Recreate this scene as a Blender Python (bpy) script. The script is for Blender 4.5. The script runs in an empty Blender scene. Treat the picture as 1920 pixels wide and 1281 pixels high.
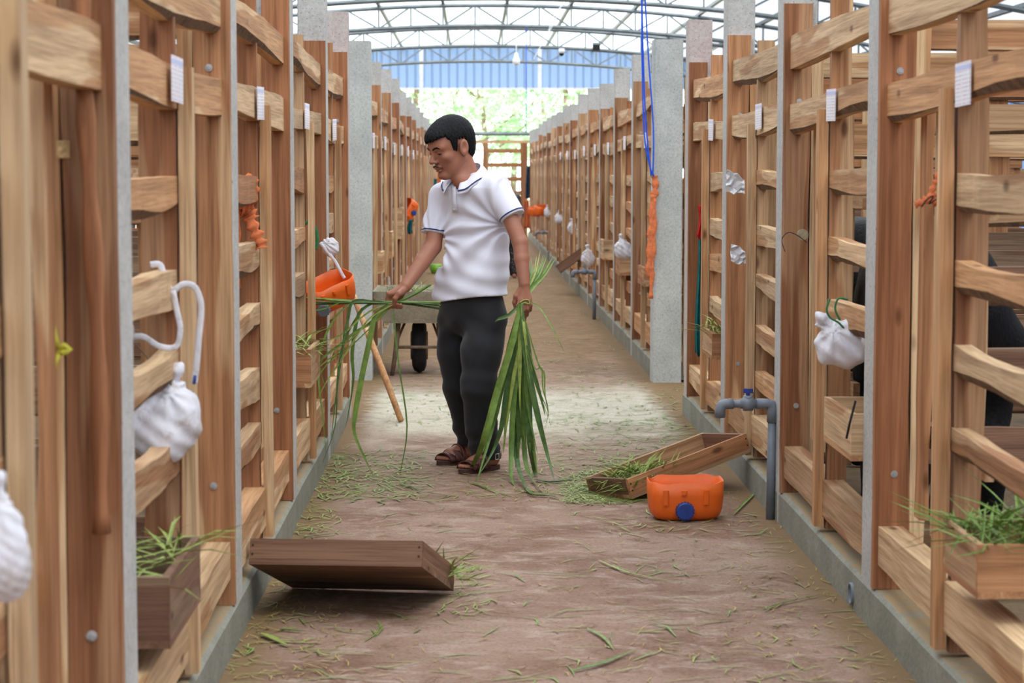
import bpy, math, random
import numpy as np
from mathutils import Vector, Matrix

# ------------------------------------------------------------------ camera
S = bpy.context.scene
COL = S.collection
R = math.radians
W_PX, H_PX, F_PX, CAM_H = 1920.0, 1281.0, 3900.0, 1.41
YAW, PITCH = R(-1.098), R(-4.625)
cam_data = bpy.data.cameras.new('camera')
cam_data.sensor_width = 36.0
cam_data.lens = F_PX * 36.0 / W_PX
cam_data.clip_start, cam_data.clip_end = 0.05, 400
cam_data.dof.use_dof = True
cam_data.dof.focus_distance = 9.6
cam_data.dof.aperture_fstop = 6.3
cam = bpy.data.objects.new('camera', cam_data)
cam.location = (0, 0, CAM_H)
cam.rotation_euler = (R(90) + PITCH, 0, YAW)
COL.objects.link(cam)
S.camera = cam
_xa = Vector((math.cos(YAW), math.sin(YAW), 0))
_fw = Vector((-math.sin(YAW) * math.cos(PITCH), math.cos(YAW) * math.cos(PITCH), math.sin(PITCH)))
_up = _xa.cross(_fw)


def ray(u, v):
    return _fw + _xa * ((u - W_PX / 2) / F_PX) + _up * ((H_PX / 2 - v) / F_PX)


def P(u, v, Y):
    """the point of the place at distance Y that the photograph shows at (u, v)"""
    d = ray(u, v)
    return Vector((0, 0, CAM_H)) + d * (Y / d.y)


def FL(u, v, z=0.0):
    d = ray(u, v)
    return Vector((0, 0, CAM_H)) + d * ((z - CAM_H) / d.z)


# ------------------------------------------------------------------ light
world = bpy.data.worlds.new('sky')
S.world = world
world.use_nodes = True
_bg = world.node_tree.nodes['Background']
_bg.inputs[0].default_value = (0.92, 0.95, 1.0, 1)
_bg.inputs[1].default_value = 9.0
sun_data = bpy.data.lights.new('sun', 'SUN')
sun_data.energy = 11.0
sun_data.angle = R(12)
sun_data.color = (1.0, 0.95, 0.86)
sun = bpy.data.objects.new('sun', sun_data)
sun.rotation_euler = (R(24), R(20), 0)
COL.objects.link(sun)
S.view_settings.view_transform = 'Standard'
S.view_settings.look = 'None'
S.view_settings.exposure = -0.78
S.view_settings.gamma = 1
S.view_settings.use_curve_mapping = False
S.cycles.max_bounces = 8
S.cycles.transparent_max_bounces = 8
rnd = random.Random(7)


# ------------------------------------------------------------------ materials
def newmat(name):
    m = bpy.data.materials.new(name)
    m.use_nodes = True
    nt = m.node_tree
    return m, nt, nt.nodes['Principled BSDF']


def N(nt, kind, **kw):
    n = nt.nodes.new(kind)
    for k, v in kw.items():
        if k.startswith('i_'):
            n.inputs[k[2:].replace('_', ' ')].default_value = v
        else:
            setattr(n, k, v)
    return n


def ramp(nt, stops, src):
    r = nt.nodes.new('ShaderNodeValToRGB')
    el = r.color_ramp.elements
    while len(el) < len(stops):
        el.new(0.5)
    for e, (p, c) in zip(el, stops):
        e.position = p
        e.color = (*c, 1) if len(c) == 3 else c
    nt.links.new(src, r.inputs[0])
    return r.outputs[0]


def mixc(nt, fac, a, b, mode='MIX'):
    m = nt.nodes.new('ShaderNodeMix')
    m.data_type = 'RGBA'
    m.blend_type = mode
    if isinstance(fac, (int, float)):
        m.inputs[0].default_value = fac
    else:
        nt.links.new(fac, m.inputs[0])
    for s, i in ((a, 6), (b, 7)):
        if isinstance(s, tuple):
            m.inputs[i].default_value = (*s, 1)
        else:
            nt.links.new(s, m.inputs[i])
    return m.outputs[2]


def coords(nt, scale, rand=True, kind='Object'):
    tc = N(nt, 'ShaderNodeTexCoord')
    src = tc.outputs[kind]
    if rand:
        oi = N(nt, 'ShaderNodeObjectInfo')
        mu = N(nt, 'ShaderNodeVectorMath', operation='MULTIPLY_ADD')
        nt.links.new(oi.outputs['Random'], mu.inputs[0])
        mu.inputs[1].default_value = (37, 53, 71)
        nt.links.new(src, mu.inputs[2])
        src = mu.outputs[0]
    mp = N(nt, 'ShaderNodeMapping')
    mp.inputs['Scale'].default_value = scale
    nt.links.new(src, mp.inputs[0])
    return mp.outputs[0]


def noise(nt, vec, scale, detail=3, rough=0.55, dist=0.0):
    n = N(nt, 'ShaderNodeTexNoise')
    n.inputs['Scale'].default_value = scale
    n.inputs['Detail'].default_value = detail
    n.inputs['Roughness'].default_value = rough
    n.inputs['Distortion'].default_value = dist
    nt.links.new(vec, n.inputs['Vector'])
    return n.outputs[0]


def bump(nt, h, bsdf, strength, dist=0.01):
    b = N(nt, 'ShaderNodeBump')
    b.inputs['Strength'].default_value = strength
    b.inputs['Distance'].default_value = dist
    nt.links.new(h, b.inputs['Height'])
    nt.links.new(b.outputs[0], bsdf.inputs['Normal'])


def wood(name, axis, sap, heart, share, dull=0.0):
    m, nt, b = newmat(name)
    st = {'x': (0.03, 1, 1), 'y': (1, 0.03, 1), 'z': (1, 1, 0.03)}[axis]
    v = coords(nt, st)
    vb = coords(nt, tuple(0.10 if k < 1 else 1 for k in st))
    fine = noise(nt, v, 130, 4, 0.6)
    mid = noise(nt, v, 34, 3, 0.5, 0.2)
    big = noise(nt, vb, 11, 2, 0.4, 0.15)
    oi = N(nt, 'ShaderNodeObjectInfo')
    # heartwood against sapwood, a different share on each board
    sh = N(nt, 'ShaderNodeMath', operation='MULTIPLY_ADD')
    nt.links.new(oi.outputs['Random'], sh.inputs[0])
    sh.inputs[1].default_value = 0.34
    sh.inputs[2].default_value = share - 0.17
    df = N(nt, 'ShaderNodeMath', operation='SUBTRACT')
    nt.links.new(big, df.inputs[0])
    nt.links.new(sh.outputs[0], df.inputs[1])
    band = N(nt, 'ShaderNodeMapRange')
    band.inputs[1].default_value, band.inputs[2].default_value = -0.02, 0.025
    nt.links.new(df.outputs[0], band.inputs[0])
    c = mixc(nt, band.outputs[0], heart, sap)
    streak = ramp(nt, [(0.34, (0.62, 0.54, 0.47)), (0.60, (1.08, 1.06, 1.03))], mid)
    c = mixc(nt, 0.75, c, streak, 'MULTIPLY')
    gr = ramp(nt, [(0.36, (0.55, 0.50, 0.45)), (0.56, (1.06, 1.06, 1.06))], fine)
    c = mixc(nt, 0.5, c, gr, 'MULTIPLY')
    # knots
    vk = coords(nt, tuple(0.4 if k < 1 else 1 for k in st))
    vo = N(nt, 'ShaderNodeTexVoronoi')
    vo.inputs['Scale'].default_value = 7
    nt.links.new(vk, vo.inputs['Vector'])
    kn = ramp(nt, [(0.05, (0.22, 0.15, 0.10)), (0.12, (1, 1, 1))], vo.outputs['Distance'])
    c = mixc(nt, 0.8, c, kn, 'MULTIPLY')
    hsv = N(nt, 'ShaderNodeHueSaturation')
    mr = N(nt, 'ShaderNodeMapRange')
    mr.inputs[3].default_value, mr.inputs[4].default_value = 0.78, 1.22
    nt.links.new(oi.outputs['Random'], mr.inputs[0])
    nt.links.new(mr.outputs[0], hsv.inputs['Value'])
    hsv.inputs['Saturation'].default_value = 1.0 - dull
    nt.links.new(c, hsv.inputs['Color'])
    nt.links.new(hsv.outputs[0], b.inputs['Base Color'])
    b.inputs['Roughness'].default_value = 0.72
    b.inputs['Specular IOR Level'].default_value = 0.25
    bump(nt, fine, b, 0.5, 0.004)
    return m


PALE, MID, DARK = {}, {}, {}
for _a in 'xyz':
    PALE[_a] = wood('pale_timber_' + _a, _a, (0.63, 0.44, 0.26), (0.46, 0.255, 0.125), 0.47)
    MID[_a] = wood('tan_timber_' + _a, _a, (0.52, 0.335, 0.19), (0.37, 0.185, 0.09), 0.54)
    DARK[_a] = wood('brown_timber_' + _a, _a, (0.43, 0.24, 0.13), (0.31, 0.135, 0.063), 0.60)
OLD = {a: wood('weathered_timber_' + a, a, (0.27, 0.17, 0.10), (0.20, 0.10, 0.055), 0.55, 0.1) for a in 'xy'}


def flat(name, col, rough=0.7, spec=0.3, var=0.12, scale=20, bumps=0.0, metal=0.0, trans=0.0):
    m, nt, b = newmat(name)
    v = coords(nt, (1, 1, 1))
    n = noise(nt, v, scale, 4, 0.6)
    lo = tuple(c * (1 - var) for c in col)
    hi = tuple(min(1, c * (1 + var)) for c in col)
    nt.links.new(ramp(nt, [(0.3, lo), (0.7, hi)], n), b.inputs['Base Color'])
    b.inputs['Roughness'].default_value = rough
    b.inputs['Specular IOR Level'].default_value = spec
    b.inputs['Metallic'].default_value = metal
    if trans:
        b.inputs['Transmission Weight'].default_value = trans
    if bumps:
        bump(nt, n, b, bumps, 0.01)
    return m


def concrete(name, col, tint, pores=True):
    m, nt, b = newmat(name)
    v = coords(nt, (1, 1, 1))
    n1 = noise(nt, v, 5, 5, 0.6)
    n2 = noise(nt, v, 60, 4, 0.65)
    c = mixc(nt, ramp(nt, [(0.4, (0, 0, 0)), (0.65, (1, 1, 1))], n1), col, tint)
    c = mixc(nt, 0.7, c, ramp(nt, [(0.25, (0.66, 0.65, 0.63)), (0.6, (1.05, 1.05, 1.05))], n2), 'MULTIPLY')
    if pores:
        vo = N(nt, 'ShaderNodeTexVoronoi')
        vo.inputs['Scale'].default_value = 55
        nt.links.new(v, vo.inputs['Vector'])
        c = mixc(nt, 0.7, c, ramp(nt, [(0.1, (0.35, 0.33, 0.3)), (0.2, (1, 1, 1))], vo.outputs['Distance']), 'MULTIPLY')
    nt.links.new(c, b.inputs['Base Color'])
    b.inputs['Roughness'].default_value = 0.9
    b.inputs['Specular IOR Level'].default_value = 0.15
    bump(nt, n2, b, 0.4, 0.006)
    return m


CONC = concrete('grey_concrete', (0.43, 0.42, 0.40), (0.50, 0.49, 0.47))
CONC_PINK = concrete('pinkish_concrete', (0.46, 0.38, 0.36), (0.50, 0.46, 0.43))
CONC_PALE = concrete('rough_plaster_concrete', (0.50, 0.51, 0.48), (0.42, 0.43, 0.41))
KERB = concrete('kerb_concrete', (0.24, 0.24, 0.195), (0.30, 0.295, 0.245), False)


def dusty(m):
    """straw dust that has settled on upward faces"""
    nt = m.node_tree
    b = nt.nodes['Principled BSDF']
    src = b.inputs['Base Color'].links[0].from_socket
    ge = N(nt, 'ShaderNodeNewGeometry')
    sx = N(nt, 'ShaderNodeSeparateXYZ')
    nt.links.new(ge.outputs['True Normal'], sx.inputs[0])
    n = noise(nt, coords(nt, (1, 1, 1), False), 14, 5, 0.7)
    k = N(nt, 'ShaderNodeMath', operation='MULTIPLY')
    nt.links.new(ramp(nt, [(0.85, (0, 0, 0)), (0.95, (1, 1, 1))], sx.outputs[2]), k.inputs[0])
    nt.links.new(ramp(nt, [(0.32, (0.25, 0.25, 0.25)), (0.6, (1, 1, 1))], n), k.inputs[1])
    nt.links.new(mixc(nt, k.outputs[0], src, (0.36, 0.25, 0.135)), b.inputs['Base Color'])


dusty(KERB)


def floor_material():
    m, nt, b = newmat('dirty_concrete_floor')
    v = coords(nt, (1, 1, 1), False)
    vs = coords(nt, (0.75, 1, 1), False)
    n1 = noise(nt, vs, 1.5, 6, 0.62, 0.5)
    n2 = noise(nt, vs, 9, 6, 0.7, 0.8)
    n3 = noise(nt, v, 75, 3, 0.7)
    sx = N(nt, 'ShaderNodeSeparateXYZ')
    nt.links.new(v, sx.inputs[0])
    c = mixc(nt, ramp(nt, [(0.38, (0, 0, 0)), (0.58, (1, 1, 1))], n1), (0.195, 0.112, 0.075), (0.30, 0.20, 0.15))
    c = mixc(nt, ramp(nt, [(0.50, (0, 0, 0)), (0.66, (1, 1, 1))], n2), c, (0.365, 0.27, 0.215))
    c = mixc(nt, ramp(nt, [(0.30, (1, 1, 1)), (0.42, (0, 0, 0))], n2), c, (0.145, 0.085, 0.055))
    # crumbs of chaff and dung trodden in further down the aisle
    far = N(nt, 'ShaderNodeMapRange')
    far.inputs[1].default_value, far.inputs[2].default_value = 13.5, 16.5
    nt.links.new(sx.outputs[1], far.inputs[0])
    dirt = mixc(nt, ramp(nt, [(0.42, (0, 0, 0)), (0.62, (1, 1, 1))], n2), (0.22, 0.13, 0.065), (0.31, 0.205, 0.12))
    c = mixc(nt, far.outputs[0], c, dirt)
    # paler band at the crossing: its brighter light put into the floor colour
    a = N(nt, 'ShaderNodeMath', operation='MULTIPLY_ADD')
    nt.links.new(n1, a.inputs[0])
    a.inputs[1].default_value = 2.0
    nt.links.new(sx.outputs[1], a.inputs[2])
    lit_band = ramp(nt, [(0.0, (0, 0, 0)), (0.36, (0, 0, 0)), (0.46, (1, 1, 1)), (0.60, (1, 1, 1)), (0.70, (0, 0, 0))],
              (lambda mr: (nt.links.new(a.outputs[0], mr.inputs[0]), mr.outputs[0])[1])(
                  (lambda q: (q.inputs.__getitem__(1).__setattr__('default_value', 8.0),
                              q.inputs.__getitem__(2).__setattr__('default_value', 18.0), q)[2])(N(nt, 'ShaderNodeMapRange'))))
    c = mixc(nt, lit_band, c, mixc(nt, 0.5, (0.50, 0.46, 0.37), ramp(nt, [(0.35, (0.38, 0.34, 0.26)), (0.65, (0.58, 0.54, 0.45))], n2)))
    c = mixc(nt, 0.8, c, ramp(nt, [(0.3, (0.6, 0.55, 0.5)), (0.55, (1.04, 1.04, 1.04))], n3), 'MULTIPLY')
    # dirt swept up along the foot of the kerbs
    ab = N(nt, 'ShaderNodeMath', operation='SUBTRACT')
    nt.links.new(sx.outputs[0], ab.inputs[0])
    ab.inputs[1].default_value = 0.265
    aa = N(nt, 'ShaderNodeMath', operation='ABSOLUTE')
    nt.links.new(ab.outputs[0], aa.inputs[0])
    wob = N(nt, 'ShaderNodeMath', operation='MULTIPLY_ADD')
    nt.links.new(n2, wob.inputs[0])
    wob.inputs[1].default_value = 0.35
    nt.links.new(aa.outputs[0], wob.inputs[2])
    edge = N(nt, 'ShaderNodeMapRange')
    edge.inputs[1].default_value, edge.inputs[2].default_value = 0.98, 1.10
    nt.links.new(wob.outputs[0], edge.inputs[0])
    c = mixc(nt, edge.outputs[0], c, (0.20, 0.125, 0.062))
    nt.links.new(c, b.inputs['Base Color'])
    b.inputs['Roughness'].default_value = 0.85
    b.inputs['Specular IOR Level'].default_value = 0.2
    mx = N(nt, 'ShaderNodeMath', operation='ADD')
    nt.links.new(n2, mx.inputs[0])
    nt.links.new(n3, mx.inputs[1])
    bump(nt, mx.outputs[0], b, 0.35, 0.008)
    return m


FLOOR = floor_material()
PENFLOOR = concrete('straw_covered_pen_floor', (0.20, 0.14, 0.08), (0.13, 0.10, 0.075), False)
STEEL = flat('grey_green_steel', (0.20, 0.23, 0.24), 0.5, 0.4, 0.2, 8)
WHITE_STEEL = flat('white_steel', (0.8, 0.82, 0.82), 0.5)


def sheet_material(name, col, clear, spread):
    """plastic roofing: lets part of the sky straight through and spreads the rest"""
    m, nt, b = newmat(name)
    nt.nodes.remove(b)
    out = nt.nodes['Material Output']
    tr = N(nt, 'ShaderNodeBsdfTransparent')
    tr.inputs[0].default_value = (*[min(1, c * 1.4) for c in col], 1)
    tl = N(nt, 'ShaderNodeBsdfTranslucent')
    tl.inputs[0].default_value = (*col, 1)
    df = N(nt, 'ShaderNodeBsdfDiffuse')
    df.inputs[0].default_value = (*col, 1)
    m1 = N(nt, 'ShaderNodeMixShader')
    m1.inputs[0].default_value = spread
    nt.links.new(tl.outputs[0], m1.inputs[1])
    nt.links.new(df.outputs[0], m1.inputs[2])
    m2 = N(nt, 'ShaderNodeMixShader')
    m2.inputs[0].default_value = 1 - clear
    nt.links.new(tr.outputs[0], m2.inputs[1])
    nt.links.new(m1.outputs[0], m2.inputs[2])
    nt.links.new(m2.outputs[0], out.inputs[0])
    return m


ROOF = sheet_material('translucent_roof_sheet', (0.44, 0.465, 0.485), 0.22, 0.25)
BLUE = sheet_material('blue_corrugated_sheet', (0.19, 0.27, 0.44), 0.0, 0.35)
BLUE_SIDE = sheet_material('blue_corrugated_side_sheet', (0.22, 0.34, 0.55), 0.0, 0.8)


# ------------------------------------------------------------------ mesh helpers
def mesh(name, verts, faces, smooth=False):
    me = bpy.data.meshes.new(name)
    me.from_pydata([tuple(v) for v in verts], [], faces)
    if smooth:
        me.polygons.foreach_set('use_smooth', [True] * len(me.polygons))
    me.update()
    return me


def put(name, me, mat=None, parent=None, loc=(0, 0, 0), rot=(0, 0, 0), scale=(1, 1, 1)):
    """one mesh object; the mesh may be shared, the material then sits on the object"""
    o = bpy.data.objects.new(name, me)
    COL.objects.link(o)
    if mat is not None:
        if not me.materials:
            me.materials.append(None)
        o.material_slots[0].link = 'OBJECT'
        o.material_slots[0].material = mat
    o.location, o.rotation_euler, o.scale = loc, rot, scale
    o.parent = parent
    return o


def tag(o, label=None, cat=None, group=None, kind=None):
    for k, v in (('label', label), ('category', cat), ('group', group), ('kind', kind)):
        if v:
            o[k] = v
    return o


def empty(name, loc, label, cat, group=None, rot=(0, 0, 0)):
    o = bpy.data.objects.new(name, None)
    o.empty_display_size = 0.1
    COL.objects.link(o)
    o.location, o.rotation_euler = loc, rot
    return tag(o, label, cat, group)


class MB:
    """collects pieces of one mesh"""
    def __init__(self):
        self.v, self.f = [], []

    def add(self, verts, faces):
        n = len(self.v)
        self.v += [Vector(p) for p in verts]
        self.f += [tuple(i + n for i in f) for f in faces]
        return self

    def box(self, lo, hi, ch=0.0, M=None):
        x0, y0, z0 = lo
        x1, y1, z1 = hi
        if ch:
            ring = [(x0 + ch, y0), (x1 - ch, y0), (x1, y0 + ch), (x1, y1 - ch), (x1 - ch, y1), (x0 + ch, y1), (x0, y1 - ch), (x0, y0 + ch)]
        else:
            ring = [(x0, y0), (x1, y0), (x1, y1), (x0, y1)]
        n = len(ring)
        vs = [Vector((x, y, z0)) for x, y in ring] + [Vector((x, y, z1)) for x, y in ring]
        fs = [tuple(range(n))[::-1], tuple(range(n, 2 * n))] + [(i, (i + 1) % n, n + (i + 1) % n, n + i) for i in range(n)]
        if M is not None:
            vs = [M @ p for p in vs]
        return self.add(vs, fs)

    def tube(self, pts, r, n=6, caps=True, squash=1.0):
        pts = [Vector(p) for p in pts]
        rs = list(r) if hasattr(r, '__len__') else [r] * len(pts)
        vs, fs, ref = [], [], None
        for i, p in enumerate(pts):
            t = (pts[min(i + 1, len(pts) - 1)] - pts[max(i - 1, 0)]).normalized()
            if ref is None:
                ref = t.cross(Vector((0, 0, 1)) if abs(t.z) < 0.9 else Vector((1, 0, 0))).normalized()
            ref = (ref - t * ref.dot(t)).normalized()
            bi = t.cross(ref)
            for k in range(n):
                a = 2 * math.pi * k / n
                vs.append(p + (ref * math.cos(a) + bi * math.sin(a) * squash) * rs[i])
        for i in range(len(pts) - 1):
            for k in range(n):
                a, b_ = i * n + k, i * n + (k + 1) % n
                fs.append((a, b_, b_ + n, a + n))
        if caps:
            fs.append(tuple(range(n))[::-1])
            fs.append(tuple(range((len(pts) - 1) * n, len(pts) * n)))
        return self.add(vs, fs)

    def blade(self, pts, w, up=Vector((0, 0, 1)), fold=0.25):
        """a grass blade: a folded strip with tapering width"""
        pts = [Vector(p) for p in pts]
        n = len(pts)
        vs, fs = [], []
        for i, p in enumerate(pts):
            t = (pts[min(i + 1, n - 1)] - pts[max(i - 1, 0)]).normalized()
            s = t.cross(up)
            if s.length < 1e-4:
                s = t.cross(Vector((0, 1, 0.3)))
            s.normalize()
            nn = s.cross(t)
            q = i / (n - 1)
            ww = w * (0.45 + 0.55 * min(1, q * 4)) * min(1, (1.02 - q) * 2.2)
            vs += [p - s * ww / 2 + nn * ww * fold, p, p + s * ww / 2 + nn * ww * fold]
        for i in range(n - 1):
            a = 3 * i
            fs += [(a, a + 1, a + 4, a + 3), (a + 1, a + 2, a + 5, a + 4)]
        return self.add(vs, fs)

    def mesh(self, name, smooth=False, origin=(0, 0, 0)):
        o = Vector(origin)
        return mesh(name, [p - o for p in self.v], self.f, smooth)


def boxmesh(name, lo, hi, ch=0.0):
    return MB().box(lo, hi, ch).mesh(name)


def ordinal(i):
    return ['first', 'second', 'third', 'fourth', 'fifth', 'sixth', 'seventh', 'eighth', 'ninth', 'tenth', 'eleventh', 'twelfth',
            'thirteenth', 'fourteenth', 'fifteenth', 'sixteenth', 'seventeenth', 'eighteenth', 'nineteenth', 'twentieth',
            'twenty-first', 'twenty-second', 'twenty-third', 'twenty-fourth'][i]


# ------------------------------------------------------------------ setting
XR, XL, KH = 1.235, -0.705, 0.13          # aisle edges and kerb height
END = 47.0
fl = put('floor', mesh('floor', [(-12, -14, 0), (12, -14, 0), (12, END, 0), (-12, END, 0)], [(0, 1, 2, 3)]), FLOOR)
tag(fl, 'dusty concrete aisle floor strewn with grass clippings', 'floor', kind='structure')
gd = put('ground', mesh('ground', [(-90, END, -0.05), (90, END, -0.05), (90, 160, -0.05), (-90, 160, -0.05)], [(0, 1, 2, 3)]),
         flat('sunny_ground', (0.5, 0.5, 0.36), 0.9, 0.1, 0.3, 0.6))
tag(gd, 'sunlit pale ground outside the end of the barn', 'ground', kind='structure')

NEAR_R = [6.43, 8.37, 10.2, 12.0]
NEAR_L = [4.25, 6.23, 8.22, 10.2, 12.0]
FAR_R = [14.05 + 2.05 * i for i in range(16)]
FAR_L = [14.25 + 2.05 * i for i in range(16)]
DEPTH = 2.45


def kerb(n, side, y0, y1, label):
    xa = XR if side > 0 else XL
    m = MB()
    ny = max(2, int((y1 - y0) / 0.5))
    vs = []
    for j in range(ny + 1):
        y = y0 + (y1 - y0) * j / ny
        e = rnd.uniform(-0.004, 0.004)
        pr = [(0 + e, 0), (0.0 + e, KH - 0.012), (0.012 + e, KH + e), (0.24, KH), (0.26, 0.02)]
        vs += [(xa + side * d, y, z) for d, z in pr]
    fs = []
    for j in range(ny):
        for k in range(4):
            fs.append((5 * j + k, 5 * j + k + 1, 5 * j + 6 + k, 5 * j + 5 + k))
    fs += [(0, 1, 2, 3, 4), tuple(5 * ny + k for k in (4, 3, 2, 1, 0))]
    o = put('trim_%d' % n, mesh('kerb', vs, fs), KERB)
    tag(o, label, 'kerb', kind='structure')
    x0, x1 = (xa + side * 0.25), (xa + side * (DEPTH + 2.6))
    p = put('floor_of_pens', mesh('pen_floor', [(min(x0, x1), y0, 0.05), (max(x0, x1), y0, 0.05), (max(x0, x1), y1, 0.05), (min(x0, x1), y1, 0.05)], [(0, 1, 2, 3)]), PENFLOOR)
    tag(p, 'straw littered pen floor behind the ' + label, 'floor', kind='structure')


kerb(1, 1, 1.6, 12.1, 'grey concrete kerb along the near right stalls')
kerb(2, -1, 1.6, 12.1, 'grey concrete kerb along the near left stalls')
kerb(3, 1, 14.0, END - 1, 'grey concrete kerb along the far right stalls')
kerb(4, -1, 14.2, END - 1, 'grey concrete kerb along the far left stalls')

# ---- roof: arched trusses, purlins, translucent sheet
X0R = 0.26
SPAN = 9.3


def arch(x):
    return 3.86 - 0.016 * (x - X0R) ** 2


T_H = 0.34
STRUT = boxmesh('strut', (-0.014, -0.014, 0), (0.014, 0.014, 1))
nodes_x = [X0R - SPAN + 0.535 * i for i in range(int(2 * SPAN / 0.535) + 1)]


def chord(dz, r):
    pts = [(X0R - SPAN + 2 * SPAN * i / 40, 0, arch(X0R - SPAN + 2 * SPAN * i / 40) + dz) for i in range(41)]
    return MB().tube(pts, r, 4).mesh('chord')


CH_T, CH_B = chord(T_H, 0.034), chord(0, 0.034)
TRUSS_Y = [46.0 - 5.5 * i for i in range(8)]
TL = ['farthest arched steel roof truss in front of the blue gable', 'second arched steel roof truss from the blue gable',
      'third arched steel roof truss from the blue gable', 'fourth arched steel roof truss from the blue gable',
      'fifth arched steel roof truss from the blue gable', 'sixth arched steel roof truss from the blue gable',
      'seventh arched steel roof truss from the blue gable', 'eighth arched steel roof truss, nearest to the camera']
for i, y in enumerate(TRUSS_Y):
    t = empty('roof_truss', (0, y, 0), TL[i], 'truss', 'arched steel roof trusses')
    put('top_chord', CH_T, STEEL, t)
    put('bottom_chord', CH_B, STEEL, t)
    for j, x in enumerate(nodes_x):
        if abs(x) > 8 * max(0.25, y / 40) + 1.5:
            continue
        put('strut', STRUT, STEEL, t, (x, 0, arch(x)), scale=(1, 1, T_H))
        if j + 1 < len(nodes_x):
            xb = nodes_x[j + 1]
            a = Vector((x, 0, arch(x) + (T_H if j % 2 else 0)))
            b = Vector((xb, 0, arch(xb) + (0 if j % 2 else T_H)))
            d = b - a
            put('diagonal', STRUT, STEEL, t, a, (0, math.atan2(d.x, d.z), 0), (1, 1, d.length))
vs, fs = [], []
NX, NY = 48, 12
for j in range(NY + 1):
    for i in range(NX + 1):
        x = X0R - SPAN - 0.2 + (2 * SPAN + 0.4) * i / NX
        vs.append((x, -14 + (END + 15.2) * j / NY, arch(x) + T_H + 0.11))
for j in range(NY):
    for i in range(NX):
        a = j * (NX + 1) + i
        fs.append((a, a + 1, a + NX + 2, a + NX + 1))
ce = put('ceiling', mesh('roof_sheet', vs, fs, True), ROOF)
ce.data.materials.append(sheet_material('dim_outer_roof_sheet', (0.30, 0.32, 0.34), 0.08, 0.55))  # added dimmer sheet for the outer roof, to darken the pens
for p_ in ce.data.polygons:
    if abs(p_.center.x - X0R) > 3.4:
        p_.material_index = 1
tag(ce, 'arched translucent white roof sheeting over the barn', 'roof', kind='structure')
PURL = boxmesh('purlin', (-0.025, -14, 0), (0.025, END + 0.6, 0.06))
for i in range(0, len(nodes_x), 2):
    x = nodes_x[i]
    put('purlin', PURL, STEEL, ce, (x, 0, arch(x) + T_H + 0.035), (0, math.atan(0.032 * (x - X0R)), 0))


# ---- corrugated blue walls
def corrugated(x0, x1, zb, zt, rib=0.19):
    """a ribbed sheet in the xz plane, thickness in y"""
    vs, fs = [], []
    x = x0
    prof = []
    while x < x1 - 1e-4:
        for f, d in ((0, 0), (0.72, 0), (0.80, 0.03), (0.92, 0.03), (1.0, 0)):
            prof.append((min(x1, x + rib * f), d))
        x += rib
    for px, d in prof:
        vs += [(px, -d, zb(px) if callable(zb) else zb), (px, -d, zt(px) if callable(zt) else zt)]
    for i in range(len(prof) - 1):
        fs.append((2 * i, 2 * i + 2, 2 * i + 3, 2 * i + 1))
    return mesh('corrugated_sheet', vs, fs)


GY = END + 0.35
wb = put('wall_back', MB().box((X0R - SPAN, GY - 0.02, 3.30), (X0R + SPAN, GY + 0.03, 3.345)).mesh('gable_rail'), WHITE_STEEL)
tag(wb, 'blue corrugated gable sheeting above the open end of the barn', 'wall', kind='structure')
x = X0R - SPAN
while x < X0R + SPAN - 0.1:
    x2 = min(x + 1.14, X0R + SPAN)
    if abs((x + x2) / 2 - X0R) < 6.5:
        put('corrugated_sheet', corrugated(x, x2, 3.34, lambda q: max(3.36, arch(q) + T_H + 0.1)), BLUE, wb, (0, GY, 0))
    x = x2
for u in (790, 1012):
    p = P(u, 150, GY - 0.1)
    put('steel_post', boxmesh('post', (-0.045, -0.04, 0), (0.045, 0.04, 1.3)), WHITE_STEEL, wb, (p.x, p.y, 3.2))
for sd, nm in ((1, 'right'), (-1, 'left')):
    xw = X0R + sd * SPAN
    w = put('wall_' + nm, MB().box((xw - 0.03, -14, 0.21), (xw + 0.03, END, 0.27)).mesh('wall_rail'), STEEL)
    tag(w, 'blue corrugated sheeting along the %s side of the barn' % nm, 'wall', kind='structure')
    sm = corrugated(0, 2.2, 0.25, arch(xw) + T_H + 0.05)
    for j in range(-7, 21):
        put('corrugated_sheet', sm, BLUE_SIDE, w, (xw, 1.2 + 2.2 * j, 0), (0, 0, R(90)))

wf_ = put('wall_front', MB().box((X0R - SPAN, -14.1, 0), (X0R + SPAN, -13.9, 2.4)).mesh('end_wall'), CONC)
tag(wf_, 'concrete end wall of the barn behind the camera', 'wall', kind='structure')
for j in range(9):
    x = X0R - SPAN + 2 * SPAN * j / 9
    put('corrugated_sheet', corrugated(x, x + 2 * SPAN / 9, 2.4, lambda q: arch(q) + T_H + 0.1), BLUE, wf_, (0, -14, 0))

# ------------------------------------------------------------------ stalls
# shared pieces, local to (aisle edge, post centre); d runs away from the aisle
POST_NEAR = [MB().box((0, -0.08, 0), (0.135, 0.08, 2.30), 0.006).mesh('post'), MB().box((-0.135, -0.08, 0), (0, 0.08, 2.30), 0.006).mesh('post')]
POST_BIG = [MB().box((-0.02, -0.10, 0), (0.175, 0.10, 2.30), 0.008).mesh('post'), MB().box((-0.175, -0.10, 0), (0.02, 0.10, 2.30), 0.008).mesh('post')]


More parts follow.
